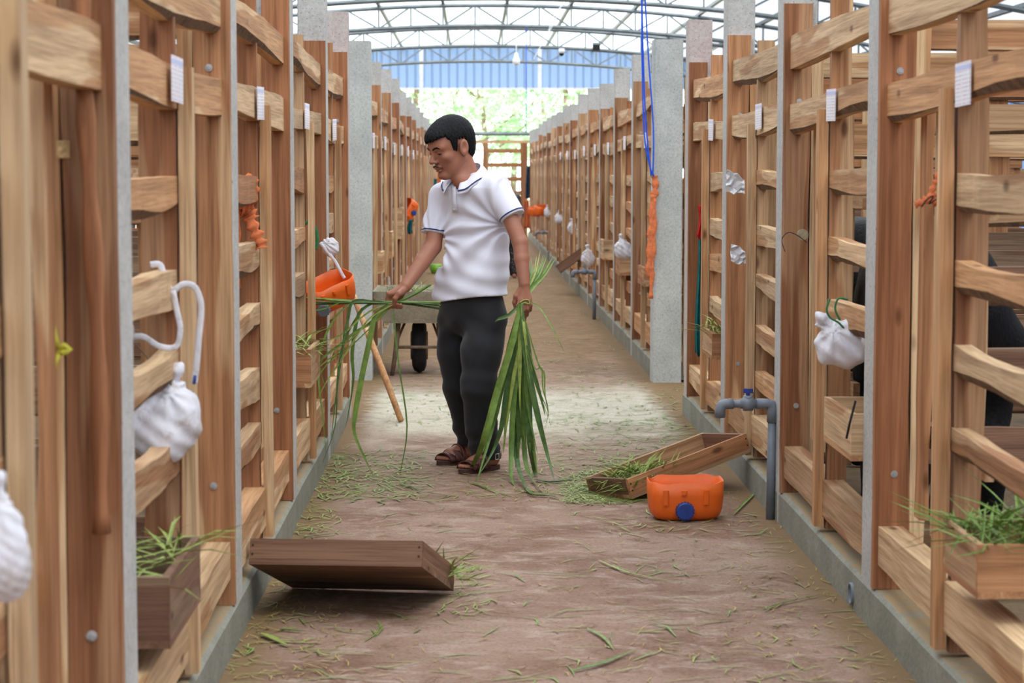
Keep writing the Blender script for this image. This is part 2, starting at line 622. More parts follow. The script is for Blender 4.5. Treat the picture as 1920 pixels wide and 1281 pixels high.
def board_v(w, t, h, wav=0.0, seed=0):
    """upright board: w across d, t along the aisle; waney edge on the far side of w"""
    r = random.Random(seed)
    n = 7 if wav else 1
    vs, fs = [], []
    ph = r.uniform(0, 6)
    for i in range(n + 1):
        z = h * i / n
        e = wav * (math.sin(ph + i * 1.1) + r.uniform(-.6, .6)) if wav else 0
        e2 = wav * 0.35 * r.uniform(-1, 1) if wav else 0
        vs += [(e2, -t / 2, z), (w + e, -t / 2, z), (w + e * 0.4, t / 2, z), (e2, t / 2, z)]
    for i in range(n):
        for k in range(4):
            a = 4 * i + k
            b_ = 4 * i + (k + 1) % 4
            fs.append((a, b_, b_ + 4, a + 4))
    fs += [(3, 2, 1, 0), tuple(4 * n + k for k in range(4))]
    return mesh('board', vs, fs)


BARK_EDGE = flat('bark_edge', (0.16, 0.10, 0.065), 0.9, 0.1, 0.4, 40, 0.4)


def rail_mesh(L, h, t, wav, seed, axis='y', sag=0.0):
    """rail of length L from 0 toward -y (or along +x), sawn flat on the aisle side, waney edge with bark below"""
    r = random.Random(seed)
    n = 9
    vs, fs = [], []
    pa, pb = r.uniform(0, 6), r.uniform(0, 6)
    fa, fb = r.uniform(0.8, 1.9), r.uniform(0.8, 1.9)
    bark = seed % 3 != 1
    bk = r.uniform(0.012, 0.028) if bark else 0.003
    for i in range(n + 1):
        q = i / n
        zt = h / 2 + wav * (0.6 * math.sin(pa + fa * q * 2) + 0.16 * r.uniform(-.7, .7)) + sag * math.sin(math.pi * q)
        zb = -h / 2 + wav * (0.9 * math.sin(pb + fb * q * 2) + 0.16 * r.uniform(-.7, .7)) + sag * math.sin(math.pi * q)
        e = 0.003 * r.uniform(-1, 1)
        a = L * q
        c = bk * (0.6 + 0.5 * math.sin(pb * 2 + fb * q * 3))
        sec = [(-t / 2 + e, zb + c), (-t / 2 + e + c * 0.9, zb), (t / 2 + e, zb), (t / 2 + e, zt), (-t / 2 + e, zt)]
        vs += [((d, -a, z) if axis == 'y' else (a, d, z)) for d, z in sec]
    m = 5
    bk_faces = []
    for i in range(n):
        for k in range(m):
            a, b_ = m * i + k, m * i + (k + 1) % m
            if k == 0 and bark:
                bk_faces.append(len(fs))
            fs.append((a, b_, b_ + m, a + m) if axis == 'y' else (a, a + m, b_ + m, b_))
    end = tuple(m * n + k for k in range(m))
    fs += [tuple(range(m))[::-1], end] if axis != 'y' else [tuple(range(m)), end[::-1]]
    me = mesh('rail', vs, fs)
    me.materials.append(None)
    me.materials.append(BARK_EDGE)
    for k in bk_faces:
        me.polygons[k].material_index = 1
    return me


PLANK = [board_v(0.105, 0.036, 1.93, 0.005, s) for s in range(4)]
PLANK_B = [board_v(0.045, 0.03, 1.75, 0.006, 20 + s) for s in range(4)]
MIDPOST = [board_v(0.080, 0.04, 1.90, 0.008, 40 + s) for s in range(4)]
STILE = [board_v(0.03, 0.056, 1.49, 0.003, 60 + s) for s in range(4)]
SLAT = [board_v(0.028, 0.085, 1.27, 0.006, 80 + s) for s in range(5)]
RAIL_LONG = [rail_mesh(1.72, 0.105, 0.046, 0.018, s, sag=0.012 * (s % 3 - 1)) for s in range(8)]
RAIL_BOT = [rail_mesh(1.72, 0.125, 0.075, 0.008, 100 + s) for s in range(4)]
RAIL_MID = [rail_mesh(0.83, 0.085, 0.046, 0.010, 200 + s, sag=0.006 * (s % 3 - 1)) for s in range(10)]
BATTEN = boxmesh('batten', (-0.012, -0.78, -0.035), (0.012, 0, 0.035))
RAIL_X = [rail_mesh(DEPTH - 0.16, 0.10, 0.035, 0.012, 300 + s, 'x') for s in range(8)]
XPOST = [board_v(0.1, 0.05, 2.0, 0.008, 400 + s) for s in range(3)]
BOLT = MB().tube([(0, 0, 0), (0, -0.003, 0), (0, -0.0031, 0), (0, -0.006, 0)], [0.011, 0.011, 0.006, 0.0055], 10).mesh('bolt')
BOLT_M = flat('zinc', (0.33, 0.33, 0.33), 0.5, 0.4, 0.2, 60)
BLACK_BROWN = flat('near_black_brown', (0.05, 0.03, 0.02), 0.9)  # near-black brown of the tray nails and the disc in the drain pipe
MID_Z = (0.50, 0.70, 0.925, 1.14, 1.36)
BOX_AT = [(1, 4.86, 0.40), (1, 6.52, 0.50), (1, 10.35, 0.48), (1, 14.5, 0.62), (1, 16.9, 0.58), (1, 19.0, 0.62), (-1, 4.55, 0.36), (-1, 8.62, 0.52)]


def face(me_pair, s):
    return me_pair[0] if s > 0 else me_pair[1]


def mir(s):
    return (s, 1, 1)


def stall(s, i, yp, ynext, sect, first_far=False):
    """post, timber front toward the camera and side partition of one stall"""
    rowname = 'right' if s > 0 else 'left'
    xe = XR if s > 0 else XL
    r = random.Random(int(yp * 100) + (5000 if s > 0 else 0))
    nth = ordinal(i)
    pm = CONC_PINK if (sect == 'near' and abs(yp - 12) < 0.1) else (CONC_PALE if first_far else CONC)
    big = first_far
    h = 1.0 + r.uniform(-0.015, 0.012)
    p = put('concrete_post', face(POST_BIG if big else POST_NEAR, s), pm, None, (xe, yp, 0), scale=(1, 1, h))
    tag(p, ('thick bare concrete post at the crossing, ' if big else 'square concrete post, ') + '%s from the camera in the %s row, %s block' % (nth, rowname, sect),
        'post', 'concrete posts of the stalls')
    near = yp < 30
    # --- front
    f = empty('timber_stall', (xe, yp, 0), 'timber stall front, %s from the camera in the %s row, %s block' % (nth, rowname, sect), 'stall', 'timber stall fronts')

    def part(name, me, mat, d, dy, z, sc=(1, 1, 1), parent=None, rot=(0, 0, 0)):
        return put(name, me, mat, parent or f, (s * d, dy, z), rot, (s * sc[0], sc[1], sc[2]))
    L = yp - ynext
    if not big:
        pk = part('post_board', r.choice(PLANK), (DARK if r.random() < 0.75 else MID)['z'], 0.0, -0.10, KH, (1, 1, 1 + r.uniform(-.02, .03)))
        for z in (1.55, 0.35):
            put('bolt', BOLT, BOLT_M, pk, (0.06, -0.018, z))
    part('post_board', r.choice(PLANK_B), PALE['z'], 0.108, -0.100, KH)
    part('post_board', r.choice(PLANK), MID['z'], 0.012, 0.10, KH)           # on the far side of the post
    ym = -1.0 * L / 1.93
    part('mid_post', r.choice(MIDPOST), (MID if r.random() < .6 else DARK)['z'], 0.03, ym, KH + 0.01, (1, 1, 1 + r.uniform(-.03, .03)))
    part('stile', r.choice(STILE), PALE['z'], -0.012, ym + 0.005, 0.15, (1, 1, 1 + r.uniform(-.01, .03)))
    ls = (L - 0.16 - 0.055) / 1.72
    for z, ms, nm in ((1.885, RAIL_LONG, 'rail'), (1.64, RAIL_LONG, 'rail'), (0.265, RAIL_BOT, 'bottom_rail')):
        part(nm, r.choice(ms), (PALE if z > 1 or r.random() < .6 else MID)['y'], 0.045 if z > 1 else 0.05, -0.095, z + r.uniform(-.012, .012), (1, ls, 1), rot=(r.uniform(-.012, .012), 0, 0))
    lm = (L + ym - 0.13) / 0.83
    for z in MID_Z:
        if z < 0.8 and any(bs == s and ynext < by < yp - 0.9 and abs(z - bz - 0.07) < 0.13 for bs, by, bz in BOX_AT):
            continue
        part('rail', r.choice(RAIL_MID), (PALE if r.random() < .75 else MID)['y'], 0.05, ym - 0.005, z + r.uniform(-.018, .018), (1, lm, r.uniform(.92, 1.15)), rot=(r.uniform(-.02, .02), 0, 0))
    # --- narrow feed door of upright slats
    door = part('feed_door', BATTEN, MID['y'], 0.150, -0.15, 0.62, (1, -ym / 1.0, 1))
    for k in range(4):
        q = put('slat', r.choice(SLAT), (PALE if r.random() < .6 else MID)['z'], door, (-0.045 + 0.004 * k, -0.10 - 0.19 * k + r.uniform(-.02, .02), -0.26 + r.uniform(-.02, .02)), scale=(1, 1, 1 + r.uniform(-.02, .02)))
    put('batten', BATTEN, MID['y'], door, (0, 0, 0.70))
    # --- side partition, running away from the aisle
    if yp < 31:
        t = empty('stall_partition', (xe + s * 0.15, yp, 0), 'timber side partition behind the %s post, %s row, %s block' % (nth, rowname, sect), 'partition', 'rail partitions between stalls')
        for z in (0.30, 0.55, 0.80, 1.05, 1.30, 1.56, 1.85):
            put('rail', r.choice(RAIL_X), (OLD if z < 1.2 else (MID if r.random() < .5 else PALE if r.random() < .4 else DARK))['x'], t, (0, r.uniform(-.01, .01), z + r.uniform(-.02, .02)), (0, r.uniform(-.012, .012), 0), (s, 1, r.uniform(.85, 1.2)))  # low rails darker: soiled boards, with pen shade put into their tone
        for d in (1.15, DEPTH - 0.2):
            put('upright', r.choice(XPOST), MID['z'], t, (s * d, 0.045, 0.05), scale=(s, 1, 1))
    # --- the fence at the back of the stall
    if yp < 26:
        t = empty('back_fence', (xe + s * DEPTH, yp, 0), 'timber back fence of the %s stall in the %s row, %s block' % (nth, rowname, sect), 'fence', 'timber fences behind the stalls')
        for z in (0.35, 0.70, 1.05, 1.40, 1.78):
            put('rail', r.choice(RAIL_LONG), (OLD if z < 1.2 else MID)['y'], t, (0, -0.06, z + r.uniform(-.02, .02)), scale=(s, L / 1.78, r.uniform(1, 1.4)))  # low back rails in dark soiled wood, also to deepen the pen shade
        put('upright', r.choice(XPOST), DARK['z'], t, (0.02 * s, -0.03, 0.05), scale=(s, 1, 1))
        put('upright', r.choice(XPOST), MID['z'], t, (0.03 * s, -L / 2, 0.05), scale=(s, 1, 0.95))
        p2 = put('concrete_post', face(POST_NEAR, s), CONC, None, (xe + s * (DEPTH + 0.16), yp + 0.12, 0))
        tag(p2, 'concrete post at the back of the %s stall in the %s row, %s block' % (nth, rowname, sect), 'post', 'concrete posts behind the stalls')
    if yp < 26 and (i % 2 == 0):
        t = empty('outer_partition', (xe + s * (DEPTH + 0.36), yp, 0), 'timber outer pen partition level with the %s post, %s row, %s block' % (nth, rowname, sect), 'partition', 'rail partitions in the outer pens')
        for z in (0.35, 0.7, 1.05, 1.4, 1.78):
            put('rail', r.choice(RAIL_X), (OLD if z < 1.2 else MID)['x'], t, (0, 0, z + r.uniform(-.03, .03)), scale=(s, 1, 1.2))  # same dark wood low down, shade of the pens put into the colour
        put('upright', r.choice(XPOST), MID['z'], t, (s * 1.1, 0.045, 0.05), scale=(s, 1, 1))
        put('upright', r.choice(XPOST), DARK['z'], t, (s * 2.2, 0.045, 0.05), scale=(s, 1, 1))


for s, ys, sect in ((1, NEAR_R, 'near'), (-1, NEAR_L, 'near'), (1, FAR_R, 'far'), (-1, FAR_L, 'far')):
    for i, y in enumerate(ys):
        if sect == 'near':
            yn = ys[i - 1] if i else y - 1.93
            stall(s, i, y, yn, sect)
        elif i == 0:
            # the block's first post stands bare at the crossing
            nm = 'right' if s > 0 else 'left'
            xe = XR if s > 0 else XL
            p = put('concrete_post', face(POST_BIG, s), CONC_PALE, None, (xe, y, 0))
            tag(p, 'thick bare plastered concrete post at the crossing, %s side of the aisle' % nm, 'post', 'concrete posts of the stalls')
            t = empty('stall_partition', (xe + s * 0.19, y, 0), 'timber partition facing the crossing on the %s side' % nm, 'partition', 'rail partitions between stalls')
            r = random.Random(99 + s)
            for z in (0.30, 0.53, 0.76, 0.99, 1.22, 1.50, 1.82):
                put('rail', r.choice(RAIL_X), MID['x'], t, (0, 0, z), scale=(s, 1, 1))
            for d in (0.0, 0.6, 1.2, 1.8):
                put('upright', r.choice(XPOST), PALE['z'], t, (s * d, -0.045, 0.05), scale=(s, 1, 1))
        else:
            stall(s, i, y, ys[i - 1], sect)

# ------------------------------------------------------------------ people: smooth bodies from distance fields
class Field:
    def __init__(self):
        self.ops = []

    def _box(self, pts, r, k):
        pts = np.array(pts, float)
        return pts.min(0) - r - k - 0.08, pts.max(0) + r + k + 0.08

    def cone(self, a, b, ra, rb, k=0.02, sub=False):
        a, b = np.array(a, float), np.array(b, float)
        lo, hi = self._box([a, b], max(ra, rb), k)
        ba = b - a
        L2 = max(1e-9, ba @ ba)

        def fn(p):
            t = np.clip(((p - a) @ ba) / L2, 0, 1)
            return np.linalg.norm(p - a - t[:, None] * ba, axis=1) - (ra + (rb - ra) * t)
        self.ops.append((fn, lo, hi, k, sub))
        return self

    def chain(self, pts, rs, k=0.01):
        for i in range(len(pts) - 1):
            self.cone(pts[i], pts[i + 1], rs[i], rs[i + 1], k)
        return self

    def ell(self, c, rad, M=None, k=0.02, sub=False):
        c, rad = np.array(c, float), np.array(rad, float)
        M = np.eye(3) if M is None else np.array(M, float)
        lo, hi = self._box([c], rad.max(), k)

        def fn(p):
            q = (p - c) @ M
            k0 = np.linalg.norm(q / rad, axis=1)
            k1 = np.linalg.norm(q / rad ** 2, axis=1) + 1e-9
            return np.where(k0 < 1e-6, -rad.min(), k0 * (k0 - 1) / k1)
        self.ops.append((fn, lo, hi, k, sub))
        return self

    def func(self, fn, lo, hi, k=0.02, sub=False):
        self.ops.append((fn, np.array(lo, float), np.array(hi, float), k, sub))
        return self

    def mod(self, fn):
        self.ops.append((fn, None, None, 0, 'mod'))
        return self

    def __call__(self, p):
        d = np.full(len(p), 1.0)
        for fn, lo, hi, k, sub in self.ops:
            if sub == 'mod':
                d = fn(p, d)
                continue
            m = np.all((p > lo) & (p < hi), axis=1)
            if not m.any():
                continue
            e = fn(p[m])
            c = d[m]
            if sub:
                c, e = -c, e
            if k > 0:
                h = np.clip(0.5 + 0.5 * (e - c) / k, 0, 1)
                r_ = e + (c - e) * h - k * h * (1 - h)
            else:
                r_ = np.minimum(c, e)
            d[m] = -r_ if sub else r_
        return d


def sdf_mesh(name, f, lo, hi, h):
    """surface nets over the active blocks of a grid"""
    lo, hi = np.array(lo, float), np.array(hi, float)
    B = 8
    nb = np.ceil((hi - lo) / (h * B)).astype(int)
    dims = nb * B + 1
    val = np.ones(dims, np.float32)
    bi = np.stack(np.meshgrid(*[np.arange(n) for n in nb], indexing='ij'), -1).reshape(-1, 3)
    dc = f(lo + (bi + 0.5) * B * h)
    act = np.abs(dc) < B * h * 1.2 + 0.008
    for b in bi[(~act) & (dc < 0)]:
        val[b[0] * B:b[0] * B + B + 1, b[1] * B:b[1] * B + B + 1, b[2] * B:b[2] * B + B + 1] = -1
    g = np.stack(np.meshgrid(*[np.arange(B + 1)] * 3, indexing='ij'), -1).reshape(-1, 3)
    ab = bi[act]
    for c0 in range(0, len(ab), 256):
        ch = ab[c0:c0 + 256]
        pts = lo + (ch[:, None, :] * B + g[None]).reshape(-1, 3) * h
        dv = f(pts).reshape(len(ch), B + 1, B + 1, B + 1)
        for q, b in zip(dv, ch):
            val[b[0] * B:b[0] * B + B + 1, b[1] * B:b[1] * B + B + 1, b[2] * B:b[2] * B + B + 1] = q
    sg = val < 0
    cnt = np.zeros(dims - 1, np.int8)
    offs = [(i, j, k) for i in (0, 1) for j in (0, 1) for k in (0, 1)]
    for i, j, k in offs:
        cnt += sg[i:dims[0] - 1 + i, j:dims[1] - 1 + j, k:dims[2] - 1 + k]
    cells = np.argwhere((cnt > 0) & (cnt < 8))
    vid = np.full(dims - 1, -1, np.int32)
    vid[tuple(cells.T)] = np.arange(len(cells))
    acc = np.zeros((len(cells), 3))
    num = np.zeros(len(cells))
    for ax in range(3):
        for o in offs:
            if o[ax]:
                continue
            a = cells + np.array(o)
            b = a.copy()
            b[:, ax] += 1
            va, vb = val[tuple(a.T)], val[tuple(b.T)]
            x = (va < 0) != (vb < 0)
            t = np.where(x, va / np.where(x, va - vb, 1), 0)
            pt = a.astype(float)
            pt[:, ax] += t
            acc[x] += pt[x]
            num[x] += 1
    verts = lo + acc / num[:, None] * h
    faces = []
    for ax in range(3):
        s1 = [slice(None)] * 3
        s2 = [slice(None)] * 3
        s1[ax], s2[ax] = slice(0, -1), slice(1, None)
        A, Bv = sg[tuple(s1)], sg[tuple(s2)]
        e = np.argwhere(A != Bv)
        o1, o2 = [(1, 2), (2, 0), (0, 1)][ax]
        ok = (e[:, o1] > 0) & (e[:, o2] > 0) & (e[:, o1] < dims[o1] - 1) & (e[:, o2] < dims[o2] - 1)
        e = e[ok]
        pos = A[tuple(e.T)]
        q = []
        for d1, d2 in ((-1, -1), (0, -1), (0, 0), (-1, 0)):
            c = e.copy()
            c[:, o1] += d1
            c[:, o2] += d2
            q.append(vid[tuple(c.T)])
        q = np.stack(q, 1)
        q[~pos] = q[~pos][:, ::-1]
        faces.append(q)
    faces = np.concatenate(faces)
    faces = faces[(faces >= 0).all(1)]
    me = bpy.data.meshes.new(name)
    me.vertices.add(len(verts))
    me.vertices.foreach_set('co', verts.astype(np.float32).ravel())
    me.loops.add(faces.size)
    me.loops.foreach_set('vertex_index', faces.astype(np.int32).ravel())
    me.polygons.add(len(faces))
    me.polygons.foreach_set('loop_start', np.arange(0, faces.size, 4, dtype=np.int32))
    me.polygons.foreach_set('use_smooth', np.ones(len(faces), bool))
    me.update(calc_edges=True)
    me.validate()
    return me


def hit(f, u, v, y0=8.9, y1=11.0):
    """where the camera's ray through (u, v) meets a field"""
    d = ray(u, v)
    o = np.array([0, 0, CAM_H])
    dn = np.array(d) / d.y
    ys = np.linspace(y0, y1, 700)
    p = o + ys[:, None] * dn
    dd = f(p)
    i = np.argmax(dd < 0)
    return Vector(p[i]) if dd[i] < 0 else None


def skin_material(name, col, red):
    m, nt, b = newmat(name)
    v = coords(nt, (1, 1, 1), False)
    n = noise(nt, v, 14, 4, 0.6)
    nt.links.new(ramp(nt, [(0.35, col), (0.7, red)], n), b.inputs['Base Color'])
    b.inputs['Roughness'].default_value = 0.5
    b.inputs['Specular IOR Level'].default_value = 0.35
    b.inputs['Subsurface Weight'].default_value = 0.08
    b.inputs['Subsurface Radius'].default_value = (0.01, 0.004, 0.002)
    return m


def cloth_material(name, col, var, scale=300, rough=0.9):
    m, nt, b = newmat(name)
    v = coords(nt, (1, 1, 1), False)
    n = noise(nt, v, scale, 2, 0.6)
    n2 = noise(nt, v, 9, 3, 0.6)
    c = mixc(nt, n, tuple(k * (1 - var) for k in col), tuple(min(1, k * (1 + var)) for k in col))
    nt.links.new(c, b.inputs['Base Color'])
    b.inputs['Roughness'].default_value = rough
    b.inputs['Specular IOR Level'].default_value = 0.2
    b.inputs['Sheen Weight'].default_value = 0.15
    bump(nt, n, b, 0.15, 0.002)
    return m


SKIN = skin_material('tanned_skin', (0.30, 0.125, 0.078), (0.36, 0.145, 0.092))
SHIRT = cloth_material('white_pique_cotton', (0.70, 0.70, 0.80), 0.05)
TROUSER = cloth_material('charcoal_trouser_cloth', (0.019, 0.019, 0.022), 0.35)
NAVY = cloth_material('navy_knit', (0.02, 0.03, 0.10), 0.2)
HAIR = flat('black_hair', (0.007, 0.007, 0.008), 0.55, 0.12, 0.5, 90, 0.6)
SANDAL = flat('oxblood_leather', (0.085, 0.025, 0.022), 0.45, 0.4, 0.35, 40, 0.2)
SOLE = flat('brown_rubber', (0.07, 0.035, 0.028), 0.8)
BUCKLE = flat('bright_metal_buckle', (0.75, 0.74, 0.7), 0.3, 0.5, 0.1, 20, 0, 0.8)


def nv(v):
    return np.array(v, float)


man = empty('person', FL(885, 884), 'man in white polo shirt, dark trousers and sandals holding bundles of cut grass', 'person')
MO = man.location.copy()


def mpart(name, me, mat, parent=None, origin=None):
    """parts of the man are modelled in place; shift them so that they hang under his base point"""
    o = put(name, me, mat, parent or man)
    o.location = -MO if parent is None else (0, 0, 0)
    return o


# --- frames
A_B = R(38)
fB, lB, zB = nv((-math.sin(A_B), -math.cos(A_B), 0)), nv((math.cos(A_B), -math.sin(A_B), 0)), nv((0, 0, 1))
A_H, P_H = R(58), R(17)
fH = nv((-math.sin(A_H) * math.cos(P_H), -math.cos(A_H) * math.cos(P_H), -math.sin(P_H)))
lH = nv((math.cos(A_H), -math.sin(A_H), 0))
uH = np.cross(fH, lH)
HC = nv(P(846, 278, 9.80))
HS = 1.06


def hp(x, y, z):
    return HC + HS * (fH * x + lH * y + uH * z)


MH = np.stack([fH, lH, uH], 1)
MBD = np.stack([fB, lB, zB], 1)

neck0 = hp(-0.032, 0, -0.06)
neck1 = nv(P(879, 340, 9.86))
shL, shR = nv(P(934, 352, 9.73)), nv(P(826, 370, 9.98))
elL, wrL = nv(P(975, 455, 9.64)), nv(P(983, 532, 9.58))
elR, wrR = nv(P(812, 462, 9.90)), nv(P(760, 537, 9.74))
hipL, kneeL, ankL = nv(P(908, 600, 9.80)), nv(P(899, 720, 9.74)), nv(P(914, 846, 9.86))
hipR, kneeR, ankR = nv(P(858, 600, 9.98)), nv(P(858, 715, 9.98)), nv(P(883, 838, 10.12))

body = Field()
# head
body.ell(hp(-0.012, 0, 0.042), (0.100 * HS, 0.078 * HS, 0.088 * HS), MH, 0.01)
body.ell(hp(0.034, 0, -0.030), (0.060 * HS, 0.062 * HS, 0.086 * HS), MH, 0.03)
body.ell(hp(0.055, 0, 0.035), (0.042 * HS, 0.060 * HS, 0.045 * HS), MH, 0.03)
for s in (-1, 1):
    body.cone(hp(-0.008, s * 0.052, -0.045), hp(0.062, s * 0.014, -0.102), 0.022, 0.021, 0.025)
    body.ell(hp(0.058, s * 0.045, -0.022), (0.026, 0.022, 0.020), MH, 0.02)
    body.cone(hp(0.086, s * 0.012, 0.022), hp(0.074, s * 0.05, 0.024), 0.011, 0.010, 0.014)
body.ell(hp(0.078, 0, -0.104), (0.018, 0.022, 0.016), MH, 0.02)
body.cone(hp(0.090, 0, 0.010), hp(0.114, 0, -0.030), 0.0085, 0.0125, 0.012)
for s in (-1, 1):
    body.ell(hp(0.102, s * 0.014, -0.034), (0.011, 0.008, 0.009), MH, 0.006)
    body.ell(hp(0.097, s * 0.033, 0.003), (0.014, 0.018, 0.010), MH, 0.008, True)
    # eyelids
    body.ell(hp(0.079, s * 0.032, 0.003), (0.012, 0.016, 0.011), MH, 0.004)
body.ell(hp(0.092, 0, -0.060), (0.014, 0.026, 0.010), MH, 0.008)
body.ell(hp(0.095, 0, -0.0665), (0.010, 0.022, 0.0045), MH, 0.003)
body.ell(hp(0.091, 0, -0.077), (0.011, 0.019, 0.0055), MH, 0.004)
body.ell(hp(0.107, 0, -0.0715), (0.0065, 0.022, 0.0012), MH, 0.002, True)
for s in (-1, 1):
    Me = MH @ np.array(Matrix.Rotation(R(-14), 3, 'Y'))
    body.ell(hp(-0.016, s * 0.083, -0.002), (0.024, 0.011, 0.040), Me, 0.006)
    body.ell(hp(-0.013, s * 0.094, 0.002), (0.013, 0.010, 0.024), Me, 0.004, True)
# trunk and limbs (mostly under the clothes)
body.cone(neck0, neck1, 0.056, 0.060, 0.03)
body.cone(hp(-0.02, 0, -0.10), nv(P(866, 338, 9.80)), 0.042, 0.045, 0.03)
chest, belly, pelvis = nv(P(888, 405, 9.87)), nv(P(887, 490, 9.87)), nv(P(884, 575, 9.88))
body.ell(chest, (0.095, 0.135, 0.15), MBD, 0.05)
body.ell(belly, (0.09, 0.125, 0.15), MBD, 0.06)
body.ell(pelvis, (0.075, 0.12, 0.10), MBD, 0.04)
body.cone(shL, shR, 0.045, 0.045, 0.06)
body.chain([shL, elL, elL + (wrL - elL) * 0.4, wrL], [0.040, 0.036, 0.034, 0.026], 0.008)
body.chain([shR, elR, elR + (wrR - elR) * 0.4, wrR], [0.040, 0.041, 0.038, 0.029], 0.008)
body.chain([hipL, kneeL, kneeL + (ankL - kneeL) * .35, ankL], [0.06, 0.045, 0.045, 0.034], 0.03)
body.chain([hipR, kneeR, kneeR + (ankR - kneeR) * .35, ankR], [0.06, 0.045, 0.045, 0.034], 0.03)
# right hand: closed round a sheaf of stems that runs across the picture
gC = nv(P(742, 567, 9.70))
gA = nv((-1.0, -0.15, 0.02))
gA /= np.linalg.norm(gA)
gZ = nv((0, 0, 1.0))
gD = np.cross(gA, gZ)
gD = gD if gD[1] > 0 else -gD
rb = 0.013
for t, q in ((0.036, 0.98), (0.015, 1.05), (-0.006, 1.0), (-0.026, 0.85)):
    kn = gC + gA * t + gZ * (rb + 0.026) + gD * 0.012 + nv((0.006, 0, 0))
    body.cone(wrR, kn, 0.019, 0.0125, 0.010)
    ring = [gC + gA * t * (1 - 0.06 * j) + (gZ * math.cos(a) + gD * math.sin(a)) * (rb + 0.0115) for j, a in enumerate((R(62), R(135), R(205), R(205 + 48 * q)))]
    body.chain([kn] + ring, [0.0115, 0.0105, 0.0098, 0.0092, 0.0080], 0.004)
body.chain([wrR + (gC - wrR) * 0.25 + nv((0, -0.016, 0)), nv(P(748, 551, 9.665)), nv(P(741, 560, 9.660)), nv(P(738, 571, 9.672))], [0.019, 0.0145, 0.0115, 0.0095], 0.006)
# left hand: hanging, back of the hand to the camera, fingers closing on the sheaf
LY = 9.575
for pts, rs in (
        ([(976, 562), (971, 576), (974, 588), (978, 594)], (0.0125, 0.0105, 0.0095, 0.008)),
        ([(982, 565), (981, 582), (983, 594), (984, 600)], (0.0125, 0.0105, 0.0095, 0.008)),
        ([(988, 564), (989, 579), (988, 590), (985, 594)], (0.012, 0.010, 0.0092, 0.008)),
        ([(993, 561), (995, 572), (994, 581), (990, 585)], (0.0115, 0.0095, 0.0088, 0.0075))):
    q = [nv(P(pu, pv, LY + (-0.012, -0.016, 0.012, 0.036)[j])) for j, (pu, pv) in enumerate(pts)]
    body.cone(wrL, q[0], 0.017, rs[0], 0.009)
    body.chain(q, rs, 0.004)
body.chain([wrL + nv((-0.012, 0.0, -0.02)), nv(P(968, 555, LY + 0.0)), nv(P(965, 567, LY + 0.008)), nv(P(967, 578, LY + 0.018))], [0.016, 0.013, 0.011, 0.0095], 0.006)
# feet
FEET = []
for toe, heel, ank in ((FL(867, 889), FL(931, 879), ankL), (FL(826, 873), FL(886, 864), ankR)):
    t, h = nv(toe), nv(heel)
    ax = t - h
    ax[2] = 0
    ln = np.linalg.norm(ax)
    ax /= ln
    sd = np.array([-ax[1], ax[0], 0])
    FEET.append((t, h, ax, sd, ln))
    zs = nv((0, 0, 1))
    body.cone(ank, h + ax * 0.035 + zs * 0.055, 0.036, 0.034, 0.02)
    body.cone(h + ax * 0.03 + zs * 0.052, h + ax * (ln * 0.70) + zs * 0.046, 0.032, 0.026, 0.02)
    body.cone(h + ax * 0.05 + zs * 0.085, h + ax * (ln * 0.62) + zs * 0.05, 0.032, 0.027, 0.02)
    for s in (-1, 1):
        body.cone(h + ax * 0.06 + zs * 0.045, h + ax * (ln * 0.70) + sd * s * 0.022 + zs * 0.041, 0.024, 0.021, 0.015)
    for k in range(5):
        o = (k - 2) * 0.0155
        e = ln * (0.93 - 0.015 * abs(k - 1) - 0.012 * k)
        body.cone(h + ax * (ln * 0.72) + sd * o + zs * 0.038, h + ax * e + sd * o * 1.05 + zs * 0.031, 0.013, 0.0095 if k else 0.0115, 0.006)

_pts = np.array([neck0, hp(0, 0, 0.14), hp(0.13, 0, 0), hp(-0.12, 0, 0), shL, shR, elL, wrR, gC, wrL, pelvis, FEET[0][0], FEET[0][1], FEET[1][0], FEET[1][1]])
lo, hi = _pts.min(0) - 0.1, _pts.max(0) + 0.1
lo[2] = 0.0
mpart('body', sdf_mesh('body', body, lo, hi, 0.0042), SKIN)

# eyes, brows, moustache, set on the face
def face_pt(y, z, out=0.0):
    xs = np.linspace(0.15, 0.03, 241)
    p = np.array([hp(x, y, z) for x in xs])
    i = int(np.argmax(body(p) < 0))
    return hp(xs[i] + out, y, z)


EYE = flat('dark_eye', (0.025, 0.016, 0.014), 0.2, 0.5)
for s in (-1, 1):
    c = face_pt(s * 0.032, -0.001, -0.003)
    e = Field().ell(c, (0.0055, 0.0135, 0.0042), MH, 0)
    e.ell(face_pt(s * 0.043, -0.001, -0.002), (0.005, 0.006, 0.0028), MH, 0.004)
    mpart('eye', sdf_mesh('eye', e, c - 0.03, c + 0.03, 0.0014), EYE)
    e = Field().chain([face_pt(s * 0.014, 0.021), face_pt(s * 0.026, 0.027), face_pt(s * 0.038, 0.028), face_pt(s * 0.050, 0.022)], [0.0036, 0.0042, 0.004, 0.0022], 0.003)
    mpart('eyebrow', sdf_mesh('eyebrow', e, c - 0.06, c + 0.06, 0.0018), HAIR)
MOUST = flat('short_moustache', (0.085, 0.040, 0.030), 0.8, 0.2, 0.4, 200)
e = Field()
for s in (-1, 1):
    e.chain([face_pt(s * 0.002, -0.0535, 0.0), face_pt(s * 0.008, -0.0545, 0.0), face_pt(s * 0.016, -0.057, 0.0), face_pt(s * 0.027, -0.066, 0.0)], [0.0040, 0.0042, 0.0040, 0.0026], 0.003)
c = hp(0.1, 0, -0.055)
mpart('moustache', sdf_mesh('moustache', e, c - 0.06, c + 0.06, 0.0016), MOUST)

